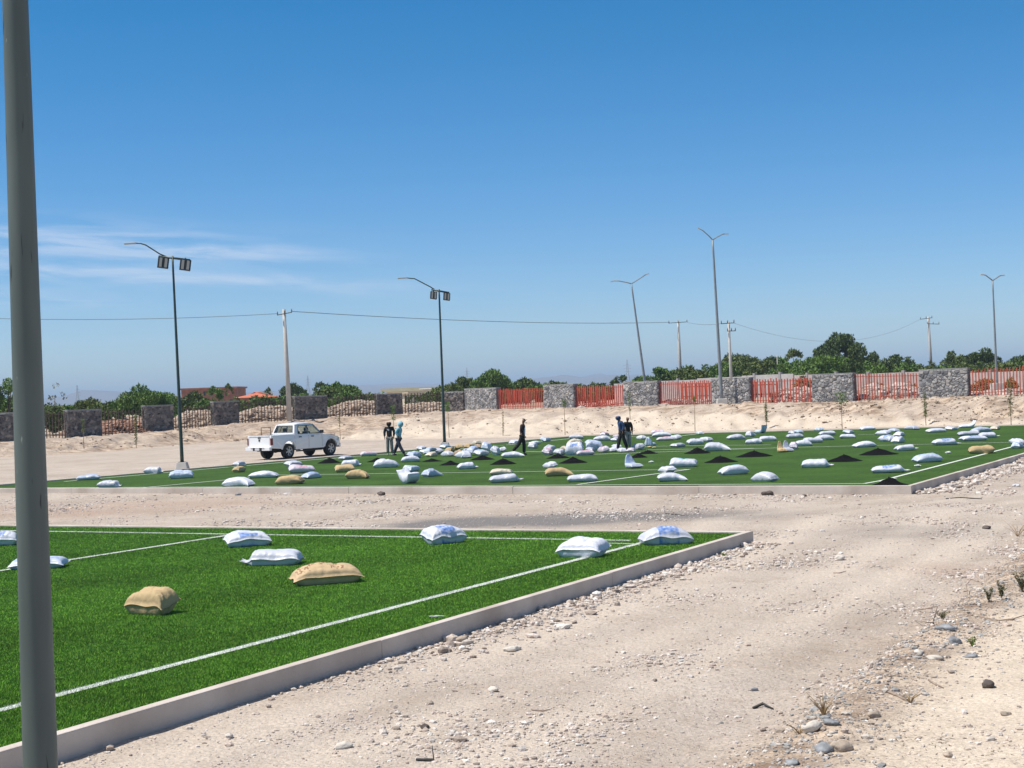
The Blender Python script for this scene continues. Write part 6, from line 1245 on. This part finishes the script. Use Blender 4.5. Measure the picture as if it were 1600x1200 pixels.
def person(pxf, yfoot, ytop, facing, label, pose, top_m, leg_m, shoe_m, hood=None, cap=None, hair=None, front=None, z=0.0, baggy=1.0, sleeve=True):
    """faces local -y ; facing = rotation about z"""
    g = P(pxf, yfoot, z); h = (yfoot - ytop) / F * g.y * 1.0; s = h / 1.75
    root = thing('person', label, 'person', g, facing); root.scale = (s, s, s)
    hipz = .93 + pose.get('dz', 0); lean = pose.get('lean', 0.0)  # forward lean
    pel = V3(0, 0, hipz); spine = V3(0, -lean * .25, hipz + .22); chest = V3(0, -lean * .6, hipz + .42); nk = V3(0, -lean * .95, hipz + .54); hd = nk + V3(0, -pose.get('headf', .03), .14); hdt = hd + V3(0, -.0, .10)
    sh = {q: chest + V3(q * .17, 0, .06) for q in (-1, 1)}
    nodes = [(pel, (.13, .10)), (spine, (.125, .095)), (chest, (.15, .105)), (nk, (.055, .06)), (hd, (.078, .095)), (hdt, (.07, .085))]; ed = [(0, 1), (1, 2), (2, 3), (3, 4), (4, 5)]
    chin = len(nodes); nodes.append((hd + V3(0, -.055, -.045), (.045, .045))); ed.append((4, chin)); nodes.append((hd + V3(0, -.112, .005), (.014, .018))); ed.append((4, chin + 1))
    for e in (-1, 1): nodes.append((hd + V3(e * .085, .01, 0), (.012, .028))); ed.append((4, len(nodes) - 1))
    topn = [(pel + V3(0, 0, -.06), (.15 * baggy, .135 * baggy)), (spine, (.16 * baggy, .135 * baggy)), (chest, (.195, .15)), (nk + V3(0, 0, -.03), (.085, .085))]; tope = [(0, 1), (1, 2), (2, 3)]
    legn = [(pel + V3(0, 0, -.02), (.115, .11))]; lege = []
    arms = pose['arms']; legs = pose['legs']
    for q, (el, wr) in zip((-1, 1), arms):
        el = V3(*el); wr = V3(*wr); b0 = len(nodes)
        nodes += [(sh[q], (.058, .058)), (el, (.043, .043)), (wr, (.028, .03))]; ed += [(2, b0), (b0, b0 + 1), (b0 + 1, b0 + 2)]
        dr = (wr - el).normalized(); pa = len(nodes); nodes.append((wr + dr * .06, (.036, .018))); ed.append((b0 + 2, pa))
        side_ = dr.cross(V3(1, 0, 0)); side_ = side_.normalized() if side_.length > .1 else V3(0, 1, 0)
        for k in range(4):
            o_ = side_ * (-.027 + .018 * k); ln = (.052, .062, .058, .045)[k]; i0 = len(nodes); nodes += [(wr + dr * .095 + o_, (.0085, .0085)), (wr + dr * (.095 + ln * .6) + o_ + V3(-q * .008, 0, 0), (.008, .008)), (wr + dr * (.095 + ln) + o_ + V3(-q * .022, 0, 0), (.007, .007))]; ed += [(pa, i0), (i0, i0 + 1), (i0 + 1, i0 + 2)]
        i0 = len(nodes); nodes += [(wr + dr * .05 + side_ * -.042, (.010, .010)), (wr + dr * .09 + side_ * -.05 + V3(-q * .01, 0, 0), (.009, .009))]; ed += [(pa, i0), (i0, i0 + 1)]
        b1 = len(topn); topn += [(sh[q], (.095, .095)), (el, (.072, .072)), (el.lerp(wr, .9), (.052, .052))]; tope += [(2, b1), (b1, b1 + 1), (b1 + 1, b1 + 2)]
    for q, (kn, an) in zip((-1, 1), legs):
        kn = V3(*kn); an = V3(*an); hp = pel + V3(q * .09, 0, -.06); b0 = len(nodes)
        toe = an + V3(0, -.13, -.045) if len(pose.get('toe', ())) == 0 else an + V3(*pose['toe'][0 if q < 0 else 1])
        nodes += [(hp, (.085, .09)), (kn, (.058, .058)), (an, (.038, .042)), (toe, (.038, .025))]; ed += [(0, b0), (b0, b0 + 1), (b0 + 1, b0 + 2), (b0 + 2, b0 + 3)]
        b1 = len(legn); legn += [(hp, (.10, .10)), (kn, (.092 * baggy, .092 * baggy)), (an + V3(0, 0, .02), (.075 * baggy, .08 * baggy))]; lege += [(0, b1), (b1, b1 + 1), (b1 + 1, b1 + 2)]
        heel = an + V3(0, .035, -.045); skin_obj('shoe', [(heel, (.045, .042)), (an.lerp(toe, .5) + V3(0, 0, -.012), (.05, .042)), (toe + V3(0, -.02, 0), (.046, .03))], [(0, 1), (1, 2)], shoe_m, root, 1)
    skin_obj('body', nodes, ed, m_skin, root); skin_obj('top', topn, tope, top_m, root); skin_obj('trousers', legn, lege, leg_m, root)
    if hood: skin_obj('hood', [(nk + V3(0, .02, -.01), (.10, .10)), (hd + V3(0, .022, -.01), (.15, .155)), (hd + V3(0, .022, .09), (.135, .14))] + ([(hd + V3(0, .02, .19), (.02, .02))] if hood == 'peak' else []), [(0, 1), (1, 2)] + ([(2, 3)] if hood == 'peak' else []), top_m if hood != 'dark' else cap, root)
    if cap and not hood:
        skin_obj('cap', [(hd + V3(0, .01, .06), (.092, .105)), (hd + V3(0, .0, .115), (.07, .08))], [(0, 1)], cap, root); skin_obj('cap_brim', [(hd + V3(0, -.08, .065), (.07, .012)), (hd + V3(0, -.175, .055), (.055, .008))], [(0, 1)], cap, root)
    if hair: skin_obj('hair', [(hd + V3(0, .03, .02), (.088, .09)), (hd + V3(0, .015, .09), (.078, .085))], [(0, 1)], hair, root)
    if front:
        mb = MB()
        if front[1] == 'logo':
            for dx, dz, w_, h_ in ((-.03, .02, .07, .05), (.02, -.01, .06, .05), (.03, .035, .03, .02)): mb.box((dx - .02, chest.y - .148, chest.z - .06 + dz), (w_, .012, h_))
            mb.build('chest_print', front[0], root, bevel=.004)
        else: skin_obj('shirt_front', [(chest + V3(0, -.06, -.03), (.09, .085)), (pel + V3(0, -.06, .0), (.10, .09)), (pel + V3(0, -.05, -.08), (.10, .08))], [(0, 1), (1, 2)], front[0], root)
    return root
mm = lambda n, c: mat(n, c, .85, .2, 12)
BLK = mm('black_cloth', (.012, .012, .013)); NAVY = mm('navy_denim', (.018, .026, .05)); LBL = mm('light_blue_cloth', (.26, .50, .60)); GRY = mm('grey_cloth', (.22, .21, .20)); DBL = mm('dark_blue_cloth', (.03, .07, .17)); MAR = mm('maroon_black_cloth', (.03, .014, .016)); WCL = mm('white_cloth', (.6, .62, .68)); SHO = mm('shoe_leather', (.06, .055, .05)); SHW = mm('pale_shoe', (.4, .38, .35)); HAIR = mm('brown_hair', (.05, .025, .015)); DGR = mm('dark_grey_cloth', (.05, .05, .055))
stand = lambda w=.11: [((-w, .0, .50), (-w - .01, .03, .09)), ((w, .0, .50), (w + .02, .03, .09))]
person(609.5, 711.5, 657.5, R(-5), 'man in a black hooded sweatshirt with white chest print, facing the camera', dict(arms=[((-.25, .03, 1.18), (-.24, -.02, .93)), ((.25, .03, 1.18), (.22, -.04, .93))], legs=stand(.10), headf=.05), BLK, GRY, SHW, hood='same', front=(WCL, 'logo'))
person(623.5, 713, 657.5, R(72), 'man in a light blue hooded sweatshirt and navy trousers striding to the right', dict(arms=[((-.22, .03, 1.19), (-.20, -.10, .96)), ((.22, .05, 1.19), (.19, -.06, .95))], legs=[((-.09, -.10, .50), (-.10, -.33, .10)), ((.09, .14, .49), (.09, .30, .12))], lean=.12, headf=.06, dz=-.04), LBL, NAVY, BLK, hood='peak')
person(817, 711.5, 653, R(78), 'man in a black cap and dark jacket over a pale shirt, walking to the right', dict(arms=[((-.21, .0, 1.19), (-.17, -.13, .95)), ((.22, .10, 1.20), (.20, .08, .94))], legs=[((-.09, .16, .52), (-.09, .46, .20)), ((.09, -.06, .50), (.09, -.04, .09))], lean=.06, headf=.05, toe=[(.0, -.10, -.09), (0, -.13, -.045)]), MAR, BLK, BLK, cap=DGR, front=(WCL, 'shirt'))
person(972.5, 704, 648, R(-72), 'man in a dark blue hooded top and black trousers walking left', dict(arms=[((-.22, .0, 1.18), (-.20, -.06, .93)), ((.22, .04, 1.18), (.19, -.02, .93))], legs=[((-.09, -.12, .50), (-.09, -.20, .09)), ((.09, .08, .50), (.09, .22, .11))], lean=.12, headf=.08), DBL, BLK, BLK, hood='same', baggy=1.06)
person(982, 702.5, 650.5, R(25), 'man with brown hair in a black vest and pale trousers behind the blue hooded man', dict(arms=[((-.24, .0, 1.18), (-.22, -.03, .93)), ((.25, .0, 1.18), (.24, -.04, .93))], legs=stand(.09), headf=.04), BLK, mm('pale_trousers', (.34, .33, .32)), BLK, hair=HAIR)

# ------------------------------------------------------------------ far air
def haze():
    mb = MB(); X0, X1, Y0, Y1, Z0, Z1 = -16500, 16500, -400, 17000, -2.2, 115.0
    mb.box(((X0 + X1) / 2, (Y0 + Y1) / 2, (Z0 + Z1) / 2), (X1 - X0, Y1 - Y0, Z1 - Z0))
    m = bpy.data.materials.new('air'); m.use_nodes = True; t = m.node_tree; t.nodes.clear(); o = nd('ShaderNodeOutputMaterial', t); v = nd('ShaderNodeVolumePrincipled', t)
    v.inputs['Color'].default_value = (.60, .78, 1, 1); v.inputs['Density'].default_value = HAZE_D; v.inputs['Anisotropy'].default_value = 0.0
    t.links.new(v.outputs[0], o.inputs['Volume']); tag(mb.build('haze', m), kind='stuff')
HAZE_D = 0.00021
haze()
